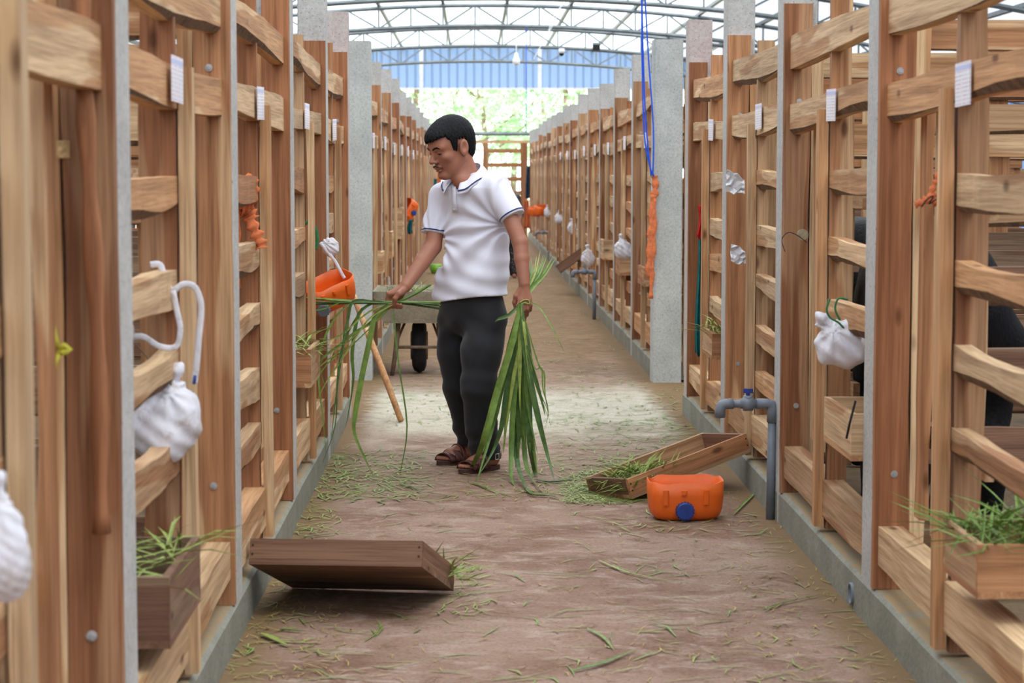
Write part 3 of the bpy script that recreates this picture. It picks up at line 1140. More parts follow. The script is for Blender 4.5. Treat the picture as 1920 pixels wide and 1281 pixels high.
# hair: a cap over the skull trimmed along the hairline
hair = Field()
hair.ell(hp(-0.014, 0, 0.046), (0.112 * HS, 0.087 * HS, 0.101 * HS), MH, 0.01)
hair.ell(hp(0.050, 0, 0.066), (0.058 * HS, 0.066 * HS, 0.042 * HS), MH, 0.03)
hair.ell(hp(-0.068, 0, -0.004), (0.048, 0.062, 0.075), MH, 0.03)
_hx = np.array([-0.16, -0.085, -0.060, -0.042, -0.036, 0.006, 0.012, 0.030, 0.038, 0.055, 0.075, 0.14])
_hz = np.array([-0.078, -0.074, -0.045, -0.004, 0.042, 0.042, -0.010, -0.002, 0.044, 0.070, 0.070, 0.050])


def hair_cut(p, d):
    q = (p - HC) @ MH / HS
    ang = np.arctan2(q[:, 1], q[:, 0])
    lim = np.interp(q[:, 0], _hx, _hz) - 0.010 * np.clip(-q[:, 1] / 0.03, 0, 1) * (q[:, 0] > 0.05) + 0.004 * np.sin(ang * 37) + 0.003 * np.sin(ang * 71 + 1)
    d = d + 0.0014 * np.sin(ang * 61 + 150 * q[:, 2] + 4 * np.sin(40 * q[:, 2] + 9 * ang)) * np.clip((q[:, 0] + 0.2) * 4, 0, 1)
    return np.maximum(d, (lim - q[:, 2]) * HS * 0.8)


hair.mod(hair_cut)
mpart('hair', sdf_mesh('hair', hair, HC - 0.17, HC + 0.19, 0.0032), HAIR)

# --- shirt
rows = [(572, 884, 66, 9.88), (560, 884, 66, 9.88), (520, 885.5, 63.5, 9.88), (480, 888, 60.5, 9.88), (440, 891, 58.5, 9.88), (405, 892, 58.5, 9.87), (375, 889, 59, 9.865), (352, 884, 57, 9.86), (338, 881, 40, 9.86), (330, 880, 25, 9.86)]
rz = np.array([P(u, v, Y).z for v, u, hw, Y in rows])
rx = np.array([P(u, v, Y).x for v, u, hw, Y in rows])
ry = np.array([Y for v, u, hw, Y in rows])
rw = np.array([hw * Y / F_PX / 0.86 for v, u, hw, Y in rows])
DR = 0.66
shirt = Field()


def torso(p):
    z = p[:, 2]
    cx, cy, w = np.interp(z, rz, rx), np.interp(z, rz, ry), np.interp(z, rz, rw)
    dx, dy = p[:, 0] - cx, p[:, 1] - cy
    a, b_ = dx * lB[0] + dy * lB[1], dx * fB[0] + dy * fB[1]
    dp = w * DR
    q = (np.abs(a / w) ** 2.3 + np.abs(b_ / dp) ** 2.3) ** (1 / 2.3)
    d = (q - 1) * dp * 0.9
    return np.maximum(d, z - rz[-1])


shirt.func(torso, (rx.min() - .35, ry.min() - .35, rz[0] - .1), (rx.max() + .35, ry.max() + .35, rz[-1] + .1), 0)
shirt.cone(shR + nv((0.03, 0, 0.0)), shL + nv((-0.03, 0.02, 0)), 0.060, 0.062, 0.05)
slL, slR = nv(P(963, 406, 9.68)), nv(P(813, 439, 9.94))
shirt.cone(shL + nv((-0.015, 0.01, 0.0)), slL + (slL - shL) * 0.25, 0.066, 0.058, 0.035)
shirt.cone(shR + nv((0.01, -0.005, 0.0)), slR + (slR - shR) * 0.25, 0.066, 0.060, 0.035)
shirt.cone(neck1 + nv((0, 0, 0.0)), nv(P(852, 345, 9.70)), 0.052, 0.022, 0.01, True)
axL, axR = (slL - shL) / np.linalg.norm(slL - shL), (slR - shR) / np.linalg.norm(slR - shR)
armpit = nv(P(948, 422, 9.75))
armpitR = nv(P(834, 445, 9.95))
hem_z = rz[1]


def shirt_mod(p, d):
    # folds
    rel = p - armpit
    a, z = rel @ lB, rel[:, 2]
    r_ = np.sqrt(a * a + z * z) + 1e-6
    an = np.arctan2(z, a)
    d = d + 0.0065 * np.sin(an * 11 + 0.6) * np.exp(-((r_ - 0.16) / 0.14) ** 2) * (a < 0.02)
    rel = p - armpitR
    a2, z2 = rel @ lB, rel[:, 2]
    r2 = np.sqrt(a2 * a2 + z2 * z2) + 1e-6
    d = d + 0.005 * np.sin(np.arctan2(z2, a2) * 13) * np.exp(-((r2 - 0.12) / 0.10) ** 2)
    low = np.clip((1.18 - p[:, 2]) / 0.3, 0, 1)
    aB = (p - pelvis) @ lB
    d = d + low * 0.0065 * np.sin(26 * aB - 20 * p[:, 2] + 1.2 * np.sin(9 * p[:, 2])) + low * 0.003 * np.sin(70 * p[:, 2] + 18 * aB)
    # hem and sleeve ends
    hz = hem_z + 0.008 * np.sin(aB * 9) - 0.02 * np.clip(-aB * 4, -0.5, 0.5)
    d = np.maximum(d, (hz - p[:, 2]))
    for e, ax, o in ((slL, axL, shL), (slR, axR, shR)):
        rel = p - e
        t = rel @ ax
        rad = np.linalg.norm(rel - t[:, None] * ax, axis=1)
        d = np.where((rad < 0.085) & (t > -0.03) & (np.abs(rel).max(1) < 0.14), np.maximum(d, np.where((t > 0), t, d)), d)
    return d


shirt.mod(shirt_mod)
slo = np.array([slR[0] - 0.12, 9.45, rz[0] - 0.03])
shi = np.array([slL[0] + 0.12, 10.25, rz[-1] + 0.1])
so = mpart('polo_shirt', sdf_mesh('polo_shirt', shirt, slo, shi, 0.0052), SHIRT)


def ring_on(f, c, ax, r0=0.03, r1=0.09, n=36):
    ref = np.cross(ax, nv((0, 0, 1)))
    ref /= np.linalg.norm(ref)
    bi = np.cross(ax, ref)
    out = []
    for k in range(n):
        a = 2 * math.pi * k / n
        d = ref * math.cos(a) + bi * math.sin(a)
        rs = np.linspace(r0, r1, 80)
        val = f(c + rs[:, None] * d)
        i = np.argmax(val > 0)
        out.append(c + d * (rs[i] if val[i] > 0 else r1))
    return out


def band(f, c, ax, t0, t1, off):
    A_ = ring_on(f, c + ax * t0, ax)
    B_ = ring_on(f, c + ax * t1, ax)
    vs = []
    for rr, cc in ((A_, c + ax * t0), (B_, c + ax * t1)):
        for q in rr:
            d = q - cc
            vs.append(q + d / np.linalg.norm(d) * off)
    n = len(A_)
    return vs, [(i, (i + 1) % n, n + (i + 1) % n, n + i) for i in range(n)]


for e, ax in ((slL, axL), (slR, axR)):
    vs, fs = band(shirt, e, ax, -0.013, -0.007, 0.0032)
    mpart('sleeve_stripe', mesh('sleeve_stripe', vs, fs, True), NAVY, so)
# collar with a stripe near its edge
Cn = nv(P(876, 325, 9.85))
CT = []


def collar_pt(ph, q, off=0.0):
    """ph round the neck from the opening, q from fold (0) to edge (1)"""
    c, s_ = math.cos(ph), math.sin(ph)
    back = 0.5 - 0.5 * c
    r0_ = 0.064 + 0.006 * back
    tip = max(0.0, c) ** 2
    r1_ = r0_ + 0.040 + 0.026 * tip
    z0 = -0.030 + 0.078 * back
    z1 = z0 - 0.058 - 0.014 * tip
    rr = r0_ + (r1_ - r0_) * q + off + 0.006 * math.sin(math.pi * q)
    zz = z0 + (z1 - z0) * (math.copysign(abs(q) ** 1.3, q)) + off
    shift = fB * (0.012 * tip)
    p = Cn + fB * (c * rr) + lB * (s_ * rr) + nv((0, 0, zz)) + shift
    out = fB * c + lB * s_ + nv((0, 0, 0.9))
    out /= np.linalg.norm(out)
    for _ in range(14):
        if float(shirt(p[None])[0]) > 0.004 + off:
            break
        p = p + out * 0.003
    return p


def ribbon(q0, q1, nq, off, p0=R(20), p1=R(340), n=44):
    vs = [collar_pt(p0 + (p1 - p0) * i / n, q0 + (q1 - q0) * j / nq, off) for i in range(n + 1) for j in range(nq + 1)]
    fs = [(i * (nq + 1) + j, i * (nq + 1) + j + 1, (i + 1) * (nq + 1) + j + 1, (i + 1) * (nq + 1) + j) for i in range(n) for j in range(nq)]
    return vs, fs


vs, fs = ribbon(-0.1, 1, 6, 0.0)
co = mpart('collar', mesh('collar', vs, fs, True), SHIRT, so)
sm = co.modifiers.new('thickness', 'SOLIDIFY')
sm.thickness = 0.004
vs, fs = ribbon(0.80, 0.89, 1, 0.0028)
mpart('collar_stripe', mesh('collar_stripe', vs, fs, True), NAVY, co)
pv = [hit(shirt, 851 + 0.06 * (v_ - 346), v_) for v_ in range(350, 400, 6)]
pv = [q for q in pv if q is not None]
if len(pv) > 3:
    pm = MB()
    for sx in (0,):
        vs, fs = [], []
        for q in pv:
            o = Vector(fB) * 0.003
            vs += [q + o - Vector(lB) * 0.014, q + o + Vector(lB) * 0.014]
        fs = [(2 * i, 2 * i + 1, 2 * i + 3, 2 * i + 2) for i in range(len(pv) - 1)]
        pl = mpart('placket', mesh('placket', vs, fs, True), SHIRT, so)
        pl.modifiers.new('thickness', 'SOLIDIFY').thickness = 0.003
    for q in (pv[1], pv[-2]):
        bm_ = MB().tube([q + Vector(fB) * 0.004, q + Vector(fB) * 0.008], 0.005, 10).mesh('button')
        mpart('button', bm_, flat('white_button', (0.75, 0.75, 0.76), 0.4), pl)

# --- trousers
tr = Field()


tr.ell(nv(P(884, 574, 9.88)), (0.116, 0.176, 0.16), MBD, 0.0)
hemL, hemR = nv(P(911, 866, 9.86)), nv(P(883, 848, 10.13))
tr.chain([nv(P(914, 605, 9.82)), nv(P(903, 660, 9.78)), nv(P(897, 725, 9.76)), nv(P(903, 800, 9.82)), hemL], [0.092, 0.093, 0.080, 0.072, 0.074], 0.035)
tr.chain([nv(P(855, 605, 9.97)), nv(P(855, 660, 9.98)), nv(P(861, 725, 9.99)), nv(P(877, 800, 10.08)), hemR], [0.088, 0.088, 0.076, 0.064, 0.064], 0.03)


def tr_mod(p, d):
    z = p[:, 2]
    a, f_ = (p - pelvis) @ lB, (p - pelvis) @ fB
    knee = np.exp(-((z - 0.42) / 0.09) ** 2)
    hem = np.exp(-((z - 0.13) / 0.08) ** 2)
    crotch = np.exp(-((z - 0.66) / 0.08) ** 2)
    d = d + 0.0022 * knee * np.sin(75 * z + 26 * a + 2.2 * np.sin(19 * a + 11 * f_))
    d = d + 0.0045 * hem * np.sin(88 * z - 22 * a + 2 * np.sin(23 * f_))
    d = d + 0.0045 * crotch * np.sin(48 * z + 40 * np.abs(a) + 9 * f_)
    d = d + 0.0022 * np.sin(33 * a + 7 * z + 2 * np.sin(9 * z)) + 0.0015 * np.sin(60 * f_ + 20 * z)
    d = np.maximum(d, z - (hem_z + 0.025))
    return np.maximum(d, np.where(p[:, 1] < 9.98, 0.052, 0.084) - z)


tr.mod(tr_mod)
mpart('trousers', sdf_mesh('trousers', tr, (P(815, 700, 9.9).x - 0.1, 9.5, 0.02), (P(950, 600, 9.9).x + 0.1, 10.4, pelvis[2] + 0.14), 0.0055), TROUSER)

# --- sandals
for t, h, ax, sd, ln in FEET:
    outline = []
    for k in range(24):
        a = 2 * math.pi * k / 24
        x_ = math.cos(a)
        wdt = 0.038 + 0.012 * (x_ * 0.5 + 0.5)
        outline.append(h + ax * (ln * 0.5 + (ln * 0.5 + 0.018) * x_ * (0.98)) + sd * (wdt * math.copysign(abs(math.sin(a)) ** 0.8, math.sin(a))))
    n = 24
    vs = [q * nv((1, 1, 0)) + nv((0, 0, 0.001)) for q in outline] + [q * nv((1, 1, 0)) + nv((0, 0, 0.022)) for q in outline]
    fs = [tuple(range(n))[::-1], tuple(range(n, 2 * n))] + [(i, (i + 1) % n, n + (i + 1) % n, n + i) for i in range(n)]
    sole = mpart('sandal', mesh('sole', vs, fs), SOLE)

    def strap(x0, x1, w0, h0, wd=0.012, tilt=0.0):
        pts = []
        for k in range(11):
            a = math.pi * k / 10
            pts.append(h + ax * (ln * (x0 + (x1 - x0) * k / 10)) + sd * (w0 * math.cos(a)) + nv((0, 0, 0.018 + h0 * math.sin(a))))
        vs, fs = [], []
        for k, q in enumerate(pts):
            vs += [q - ax * wd, q + ax * wd]
        fs = [(2 * i, 2 * i + 1, 2 * i + 3, 2 * i + 2) for i in range(10)]
        o = mpart('strap', mesh('strap', vs, fs, True), SANDAL, sole)
        o.modifiers.new('thickness', 'SOLIDIFY').thickness = 0.006
        return o
    strap(0.82, 0.84, 0.050, 0.036, 0.020)
    strap(0.70, 0.60, 0.051, 0.050, 0.013)
    strap(0.58, 0.70, 0.051, 0.052, 0.013)
    strap(0.48, 0.44, 0.049, 0.072, 0.012)
    # heel strap and buckle
    pts = []
    for k in range(13):
        a = -math.pi * 0.62 + math.pi * 1.24 * k / 12
        pts.append(h + ax * (0.035 - 0.052 * math.cos(a)) + sd * (0.044 * math.sin(a)) + nv((0, 0, 0.066 + 0.01 * math.cos(a))))
    vs, fs = [], []
    for q in pts:
        vs += [q - nv((0, 0, 0.011)), q + nv((0, 0, 0.011))]
    fs = [(2 * i, 2 * i + 1, 2 * i + 3, 2 * i + 2) for i in range(12)]
    hs = mpart('strap', mesh('strap', vs, fs, True), SANDAL, sole)
    hs.modifiers.new('thickness', 'SOLIDIFY').thickness = 0.006
    out_s = sd if (sd[1] < 0) else -sd
    bc = h + ax * 0.05 + out_s * 0.0495 + nv((0, 0, 0.068))
    b_ = MB().tube([bc + ax * sx * 0.012 + nv((0, 0, sz * 0.013)) for sx, sz in ((-1, -1), (1, -1), (1, 1), (-1, 1), (-1, -1))], 0.0022, 6).mesh('buckle')
    mpart('buckle', b_, BUCKLE, hs)

# --- a second person far down the aisle, mostly hidden by the man
wb0 = FL(952, 521)
woman = empty('person', wb0, 'person in black dotted clothes far down the aisle, mostly hidden behind the man', 'person')
wf = Field()
ox = nv(wb0)


def wp(x, y, z):
    # bent over to the left from the hips up
    if z > 0.86:
        a = R(48) * min(1.0, (z - 0.86) / 0.25)
        t = z - 0.86
        return ox + nv((x * math.cos(a) - math.sin(a) * t, y, 0.86 + t * math.cos(a) + x * math.sin(a)))
    return ox + nv((x, y, z))


wf.ell(wp(0, 0, 1.47), (0.075, 0.09, 0.11), None, 0.02)
wf.cone(wp(0, 0, 1.40), wp(0, 0, 1.26), 0.045, 0.05, 0.03)
wf.cone(wp(-0.15, 0, 1.27), wp(0.15, 0, 1.27), 0.05, 0.05, 0.05)
wf.ell(wp(0, 0, 1.10), (0.15, 0.10, 0.22), None, 0.05)
wf.ell(wp(0, 0, 0.86), (0.16, 0.11, 0.16), None, 0.05)
for s in (-1, 1):
    wf.chain([wp(s * 0.17, 0, 1.27), wp(s * 0.21, 0.02, 1.0), wp(s * 0.17, -0.1, 0.82)], [0.045, 0.036, 0.028], 0.02)
    wf.cone(wp(s * 0.17, -0.1, 0.82), wp(s * 0.15, -0.14, 0.74), 0.03, 0.02, 0.02)
    wf.chain([wp(s * 0.08, 0, 0.84), wp(s * 0.085, -0.01, 0.45), wp(s * 0.085, 0, 0.06)], [0.085, 0.06, 0.04], 0.03)
    wf.cone(wp(s * 0.085, 0.02, 0.035), wp(s * 0.09, -0.14, 0.028), 0.032, 0.026, 0.02)
wo = put('body', sdf_mesh('body', wf, ox + nv((-0.9, -0.4, 0)), ox + nv((0.4, 0.4, 1.55)), 0.011), SKIN, woman)
wo.location = -wb0
m, nt, b = newmat('black_dotted_cloth')
vo = N(nt, 'ShaderNodeTexVoronoi')
vo.inputs['Scale'].default_value = 42
nt.links.new(coords(nt, (1, 1, 1), False), vo.inputs['Vector'])
nt.links.new(ramp(nt, [(0.16, (0.5, 0.5, 0.5)), (0.2, (0.012, 0.012, 0.014))], vo.outputs['Distance']), b.inputs['Base Color'])
wc = Field()
wc.cone(wp(-0.15, 0, 1.27), wp(0.15, 0, 1.27), 0.06, 0.06, 0.05)
wc.ell(wp(0, 0, 1.10), (0.165, 0.115, 0.23), None, 0.05)
wc.ell(wp(0, 0, 0.86), (0.175, 0.125, 0.18), None, 0.05)
for s in (-1, 1):
    wc.chain([wp(s * 0.17, 0, 1.27), wp(s * 0.21, 0.02, 1.0), wp(s * 0.175, -0.09, 0.84)], [0.056, 0.048, 0.04], 0.02)
    wc.chain([wp(s * 0.08, 0, 0.84), wp(s * 0.09, -0.01, 0.45), wp(s * 0.09, 0, 0.09)], [0.1, 0.085, 0.08], 0.03)
wo = put('clothes', sdf_mesh('clothes', wc, ox + nv((-0.9, -0.4, 0)), ox + nv((0.4, 0.4, 1.55)), 0.012), m, woman)
wo.location = -wb0
wh = Field().ell(wp(0, 0.012, 1.50), (0.095, 0.098, 0.10), None, 0.01).mod(lambda p, d: np.maximum(d, np.where(p[:, 1] < ox[1] - 0.03, wp(0, 0, 1.50)[2] - p[:, 2], -1)))
hcw = wp(0, 0, 1.5)
wo = put('hair', sdf_mesh('hair', wh, hcw - 0.2, hcw + 0.2, 0.01), HAIR, woman)
wo.location = -wb0

# ------------------------------------------------------------------ materials of the small things
GREENS = [flat('green_blade_a', (0.10, 0.18, 0.035), 0.5, 0.4, 0.35, 30), flat('green_blade_b', (0.15, 0.24, 0.045), 0.5, 0.4, 0.3, 30),
          flat('green_blade_c', (0.25, 0.31, 0.07), 0.55, 0.4, 0.3, 30), flat('green_blade_d', (0.065, 0.13, 0.035), 0.5, 0.4, 0.35, 30)]
DRYG = flat('dry_blade', (0.36, 0.27, 0.10), 0.7, 0.2, 0.35, 30)
ORANGE = flat('orange_plastic', (0.75, 0.125, 0.012), 0.42, 0.4, 0.12, 6)
CAPBLUE = flat('blue_plastic_cap', (0.02, 0.045, 0.22), 0.4, 0.4, 0.2, 30)
PVC = flat('grey_pvc', (0.165, 0.19, 0.225), 0.45, 0.4, 0.12, 20)
BAGW = flat('white_woven_sack', (0.66, 0.65, 0.70), 0.75, 0.2, 0.14, 22, 0.3)
_nt = BAGW.node_tree
_b = _nt.nodes['Principled BSDF']
_st = noise(_nt, coords(_nt, (1, 1, 1)), 13, 5, 0.7, 0.5)
_nt.links.new(mixc(_nt, ramp(_nt, [(0.52, (0, 0, 0)), (0.68, (0.75, 0.75, 0.75))], _st), _b.inputs['Base Color'].links[0].from_socket, (0.36, 0.27, 0.20)), _b.inputs['Base Color'])
RAGO = flat('orange_cloth', (0.60, 0.17, 0.07), 0.85, 0.1, 0.25, 40, 0.4)
TEAL = flat('teal_cloth', (0.01, 0.12, 0.13), 0.85, 0.1, 0.3, 30, 0.4)
REDC = flat('red_cloth', (0.5, 0.02, 0.02), 0.8, 0.1, 0.2, 30)
BLUEC = flat('blue_cord', (0.015, 0.09, 0.62), 0.5, 0.3, 0.1, 30)
GREENC = flat('green_string', (0.03, 0.16, 0.06), 0.6, 0.3, 0.2, 30)
YELLOWC = flat('yellow_green_strip', (0.48, 0.46, 0.05), 0.6, 0.3, 0.15, 30)
DENIM = flat('dark_blue_denim', (0.035, 0.055, 0.085), 0.9, 0.1, 0.5, 25, 0.4)
BLACKF = flat('black_hide', (0.008, 0.008, 0.009), 0.6, 0.2, 0.4, 60, 0.5)
RUBBER = flat('black_rubber', (0.02, 0.02, 0.021), 0.8, 0.2, 0.3, 40, 0.4)
MORTAR = concrete('mortar_crusted_steel', (0.40, 0.36, 0.27), (0.30, 0.26, 0.20))
RUST = flat('rusty_tube', (0.19, 0.13, 0.085), 0.7, 0.3, 0.35, 25, 0.2)


# ------------------------------------------------------------------ open wooden trays
def frame_matrix(o, ex, ey):
    ex = Vector(ex).normalized()
    ey = Vector(ey)
    ey = (ey - ex * ey.dot(ex)).normalized()
    ez = ex.cross(ey)
    M = Matrix((ex, ey, ez)).transposed().to_4x4()
    M.translation = Vector(o)
    return M


def tray(name, M, L, Wd, Hh, mats, label, cat, t=0.018, grp=None, split=2):
    e = empty(name, (0, 0, 0), label, cat, grp)
    e.matrix_world = M
    mx, my = mats
    for k in range(split):
        a, b_ = Wd * k / split + 0.001, Wd * (k + 1) / split - 0.001
        put('bottom_board', boxmesh('bottom_board', (0, a, 0), (L, b_, t)), mx, e)
    put('side_board', boxmesh('side_board', (0, 0, t), (L, t, Hh)), mx, e)
    put('side_board', boxmesh('side_board', (0, Wd - t, t), (L, Wd, Hh)), mx, e)
    put('end_board', boxmesh('end_board', (0, t, t), (t, Wd - t, Hh)), my, e)
    put('end_board', boxmesh('end_board', (L - t, t, t), (L, Wd - t, Hh)), my, e)
    nail = MB().tube([(0, 0, 0), (0, -0.002, 0)], 0.004, 6).mesh('nail')
    for x_ in (0.010, L - 0.010):
        for z_ in (0.4, 0.75):
            put('nail', nail, BLACK_BROWN, e, (x_, 0, Hh * z_))
    return e


def grass_heap(name, M, L, Wd, z, n, label, parent=None, length=0.13, mat=None, seed=1, spread=1.0):
    r = random.Random(seed)
    hb = MB()
    for _ in range(n):
        x, y = r.uniform(0.0, L), r.uniform(0, Wd)
        l = length * r.uniform(0.5, 1.5)
        a, el = r.uniform(0, 6.28), r.uniform(0.0, 0.7) * spread
        hgt = z + 0.045 * math.exp(-((x / L - .5) ** 2 + (y / Wd - .5) ** 2) * 4) * r.uniform(0.3, 1.2)
        d = Vector((math.cos(a) * math.cos(el), math.sin(a) * math.cos(el), math.sin(el)))
        p0 = Vector((x, y, hgt))
        sagv = Vector((0, 0, -l * 0.25 * r.random()))
        hb.blade([M @ p0, M @ (p0 + d * l * 0.5 + sagv * 0.1), M @ (p0 + d * l + sagv)], r.uniform(0.005, 0.011), Vector((r.uniform(-.4, .4), r.uniform(-.4, .4), 1)))
    o = put(name, hb.mesh(name), mat or GREENS[2], parent)
    tag(o, label, 'grass', kind='stuff')
    return o


A_, B_ = P(466, 1058, 6.52), P(797, 1073, 6.52)
D_, C_ = FL(549, 1103), FL(857, 1113)
_ey = (D_ - A_).normalized()
_ex1 = (B_ - A_) - _ey * (B_ - A_).dot(_ey)
M1 = frame_matrix(A_, _ex1, _ey)
tray('feed_tray', M1, (B_ - A_).length, (D_ - A_).length, 0.082, (OLD['x'], OLD['y']), 'brown wooden feed tray propped on the left kerb in the foreground', 'tray', grp='loose feed trays')
grass_heap('grass_in_tray', M1, 0.18, 0.12, 0.02, 70, 'few green blades caught in the corner of the propped tray', seed=5)
bpy.data.objects['grass_in_tray'].location = M1.to_3x3() @ Vector((0.42, 0.40, 0))
A2, B2 = FL(1186, 936, 0.012), P(1408, 848, 9.20)
_ex = (B2 - A2)
M2 = frame_matrix(A2, _ex, Vector((-_ex.y * 0.8, _ex.x, -0.05)))
tray('feed_tray', M2, _ex.length, 0.33, 0.088, (MID['x'], OLD['y']), 'tan wooden feed tray leaning from the floor onto the right kerb', 'tray', grp='loose feed trays')
grass_heap('grass_in_tray', M2, 0.26, 0.30, 0.03, 420, 'chopped green grass lying in the leaning tray', seed=6, length=0.11)

A3, B3 = P(1051, 512, 24.0), P(1098, 478, 24.0)
tray('feed_tray', frame_matrix(A3, B3 - A3, Vector((0, 1, -0.1))), (B3 - A3).length, 0.40, 0.10, (OLD['x'], OLD['y']), 'dark wooden feed tray hanging aslant on the far right row', 'tray', grp='loose feed trays')
stk = P(118, 280, 4.13)
tag(put('sticker', boxmesh('sticker', (-0.013, -0.001, -0.017), (0.013, 0.001, 0.017)), flat('colourful_sticker', (0.55, 0.36, 0.16), 0.5, 0.3, 0.6, 90), None, stk), 'small yellow and pink sticker on the nearest left post board', 'sticker')

# feed boxes fixed to the stall fronts
boxes = [  # side, near y, length, z, height, depth, tone, label, grass
    (1, 4.86, 0.36, 0.40, 0.13, 0.34, MID, 'feed box heaped with fresh grass on the nearest right stall', 260),
    (1, 6.52, 0.52, 0.50, 0.15, 0.22, PALE, 'pale feed box with a black strap on the second right stall', 0),
    (1, 10.35, 0.45, 0.48, 0.13, 0.2, MID, 'small feed box with a tuft of grass behind the teal cloth', 60),
    (1, 14.5, 0.55, 0.62, 0.13, 0.22, MID, 'feed box beside the bare concrete post, right side of the crossing', 0),
    (1, 16.9, 0.5, 0.58, 0.18, 0.2, MID, 'feed box on the second stall beyond the crossing, right row', 0),
    (1, 19.0, 0.5, 0.62, 0.18, 0.2, PALE, 'feed box on the third stall beyond the crossing, right row', 0),
    (-1, 4.55, 0.52, 0.36, 0.16, 0.22, OLD, 'weathered feed box below the white sack, nearest left stall', 60),
    (-1, 8.62, 0.5, 0.52, 0.16, 0.2, MID, 'feed box with grass under the hanging orange canister', 90),
    (-1, 15.6, 0.4, 0.66, 0.16, 0.16, PALE, 'feed box on the first stall beyond the crossing, left row', 0),
    (-1, 17.4, 0.45, 0.70, 0.22, 0.18, PALE, 'tall pale feed box on the second stall beyond the crossing, left row', 0),
    (-1, 20.0, 0.5, 0.78, 0.30, 0.16, PALE, 'tall yellowish feed box above the handcart, left row', 0),
    (-1, 24.0, 0.5, 0.80, 0.16, 0.2, MID, 'far feed box on the fifth stall beyond the crossing, left row', 0),
]
for s, y0, L, z, hh, dp, tone, lab, ng in boxes:
    xe = XR if s > 0 else XL
    x0 = xe - s * 0.035
    e = empty('feed_box', (x0, y0, z), lab, 'box', 'feed boxes on the stall fronts')
    tx, ty = tone['x'], tone['y']
    t = 0.018
    put('bottom_board', boxmesh('bottom_board', (0, 0, 0), (dp, L, t)), ty, e, scale=(s, 1, 1))
    put('end_board', boxmesh('end_board', (0, 0, t), (dp, t, hh)), tx, e, scale=(s, 1, 1))
    put('end_board', boxmesh('end_board', (0, L - t, t), (dp, L, hh)), tx, e, scale=(s, 1, 1))
    put('front_board', boxmesh('front_board', (0, t, t), (t, L - t, hh)), ty, e, scale=(s, 1, 1))
    put('back_board', boxmesh('back_board', (dp - t, t, t), (dp, L - t, hh)), ty, e, scale=(s, 1, 1))
    if ng:
        grass_heap('grass_in_box', Matrix.Translation((x0 if s > 0 else x0 - dp, y0, z)), dp, L, hh - 0.03, ng, 'fresh green grass in the ' + lab.split(' on ')[0].split(' below')[0].split(' under')[0].split(' behind')[0], seed=int(y0 * 10), length=0.16, mat=GREENS[1 if ng > 200 else 2])
stp = MB().tube([P(1604, 752, 6.50), P(1594, 790, 6.48), P(1587, 822, 6.50)], 0.004, 5).mesh('strap')
tag(put('strap_on_box', stp, RUBBER), 'thin black strap round the pale feed box, second right stall', 'strap')


# ------------------------------------------------------------------ orange canisters cut open as drinking troughs
def canister_mesh():
    vs, fs = [], []
    n = 40
    prof = [(0.00, 0.62, 0.60), (0.006, 0.80, 0.78), (0.02, 0.90, 0.90), (0.05, 0.96, 0.97), (0.10, 0.99, 1.0), (0.155, 1.0, 1.0)]
    inner = [(0.155, 0.975, 0.965), (0.10, 0.965, 0.96), (0.04, 0.92, 0.92), (0.012, 0.78, 0.76)]
    for k, (z, sa, sb) in enumerate(prof + inner):
        for i in range(n):
            a = 2 * math.pi * i / n
            c, s_ = math.cos(a), math.sin(a)
            e = 0.55
            x = 0.155 * sa * math.copysign(abs(c) ** e, c)
            y = 0.098 * sb * math.copysign(abs(s_) ** e, s_)
            zz = z
            if z > 0.15:
                zz += 0.012 * max(0, s_) + 0.007 * abs(c) ** 6 - 0.008 * math.exp(-((a - 2.3) / .25) ** 2) + 0.003 * math.sin(7 * a)
            vs.append((x, y, zz))
    m_ = len(prof) + len(inner)
    for k in range(m_ - 1):
        for i in range(n):
            a, b_ = k * n + i, k * n + (i + 1) % n
            fs.append((a, b_, b_ + n, a + n))
    fs += [tuple(range(n))[::-1], tuple(range((m_ - 1) * n, m_ * n))]
    return mesh('canister', vs, fs, True)


CAN = canister_mesh()
RIB = MB().box((-0.011, -0.008, 0), (0.011, 0.004, 0.06), 0.004).mesh('rib')
cp = MB().tube([(0, 0.004, 0), (0, -0.018, 0), (0, -0.021, 0)], [0.036, 0.036, 0.031], 24)
for k in range(18):
    a = 2 * math.pi * k / 18
    cp.box((-0.0025, -0.018, 0.035), (0.0025, 0.0, 0.039), 0, Matrix.Rotation(a, 4, 'Y'))
CAP = cp.mesh('cap')


def canister(loc, rot, scale, label, capm=None):
    e = empty('canister_trough', loc, label, 'trough', 'orange canister troughs', rot)
    e.scale = (scale,) * 3
    put('shell', CAN, ORANGE, e)
    put('cap', CAP, capm or CAPBLUE, e, (-0.018 if capm is None else -0.105, -0.095 if capm is None else -0.085, 0.045), (0, 0, 0 if capm is None else R(-35)))
    put('rib', RIB, ORANGE, e, (0.07, -0.096, 0.07), (R(2), 0, R(6)))
    put('rib', RIB, ORANGE, e, (-0.095, -0.095, 0.07), (R(2), 0, R(-6)))
    put('knob', RIB, ORANGE, e, (-0.02, -0.099, 0.11), (0, 0, 0), (1, 1, 0.3))
    return e


canister(FL(1288, 978) + Vector((0, 0.08, 0.0005)), (0, 0, R(4)), 1.0, 'orange cut canister with blue cap standing on the aisle floor')
canister(P(622, 575, 9.92), (R(10), R(-20), R(35)), 0.84, 'orange cut canister hung on the left row above the grass', PVC)
canister(P(1004, 405, 38.3), (R(10), 0, R(40)), 1.0, 'left of two small orange canisters far down the right row')
canister(P(1017, 404, 34.6), (R(10), 0, R(40)), 1.0, 'right of two small orange canisters far down the right row')
canister(P(775, 400, 23.2), (0, R(-60), R(30)), 0.8, 'small orange canister hung on the far left row')


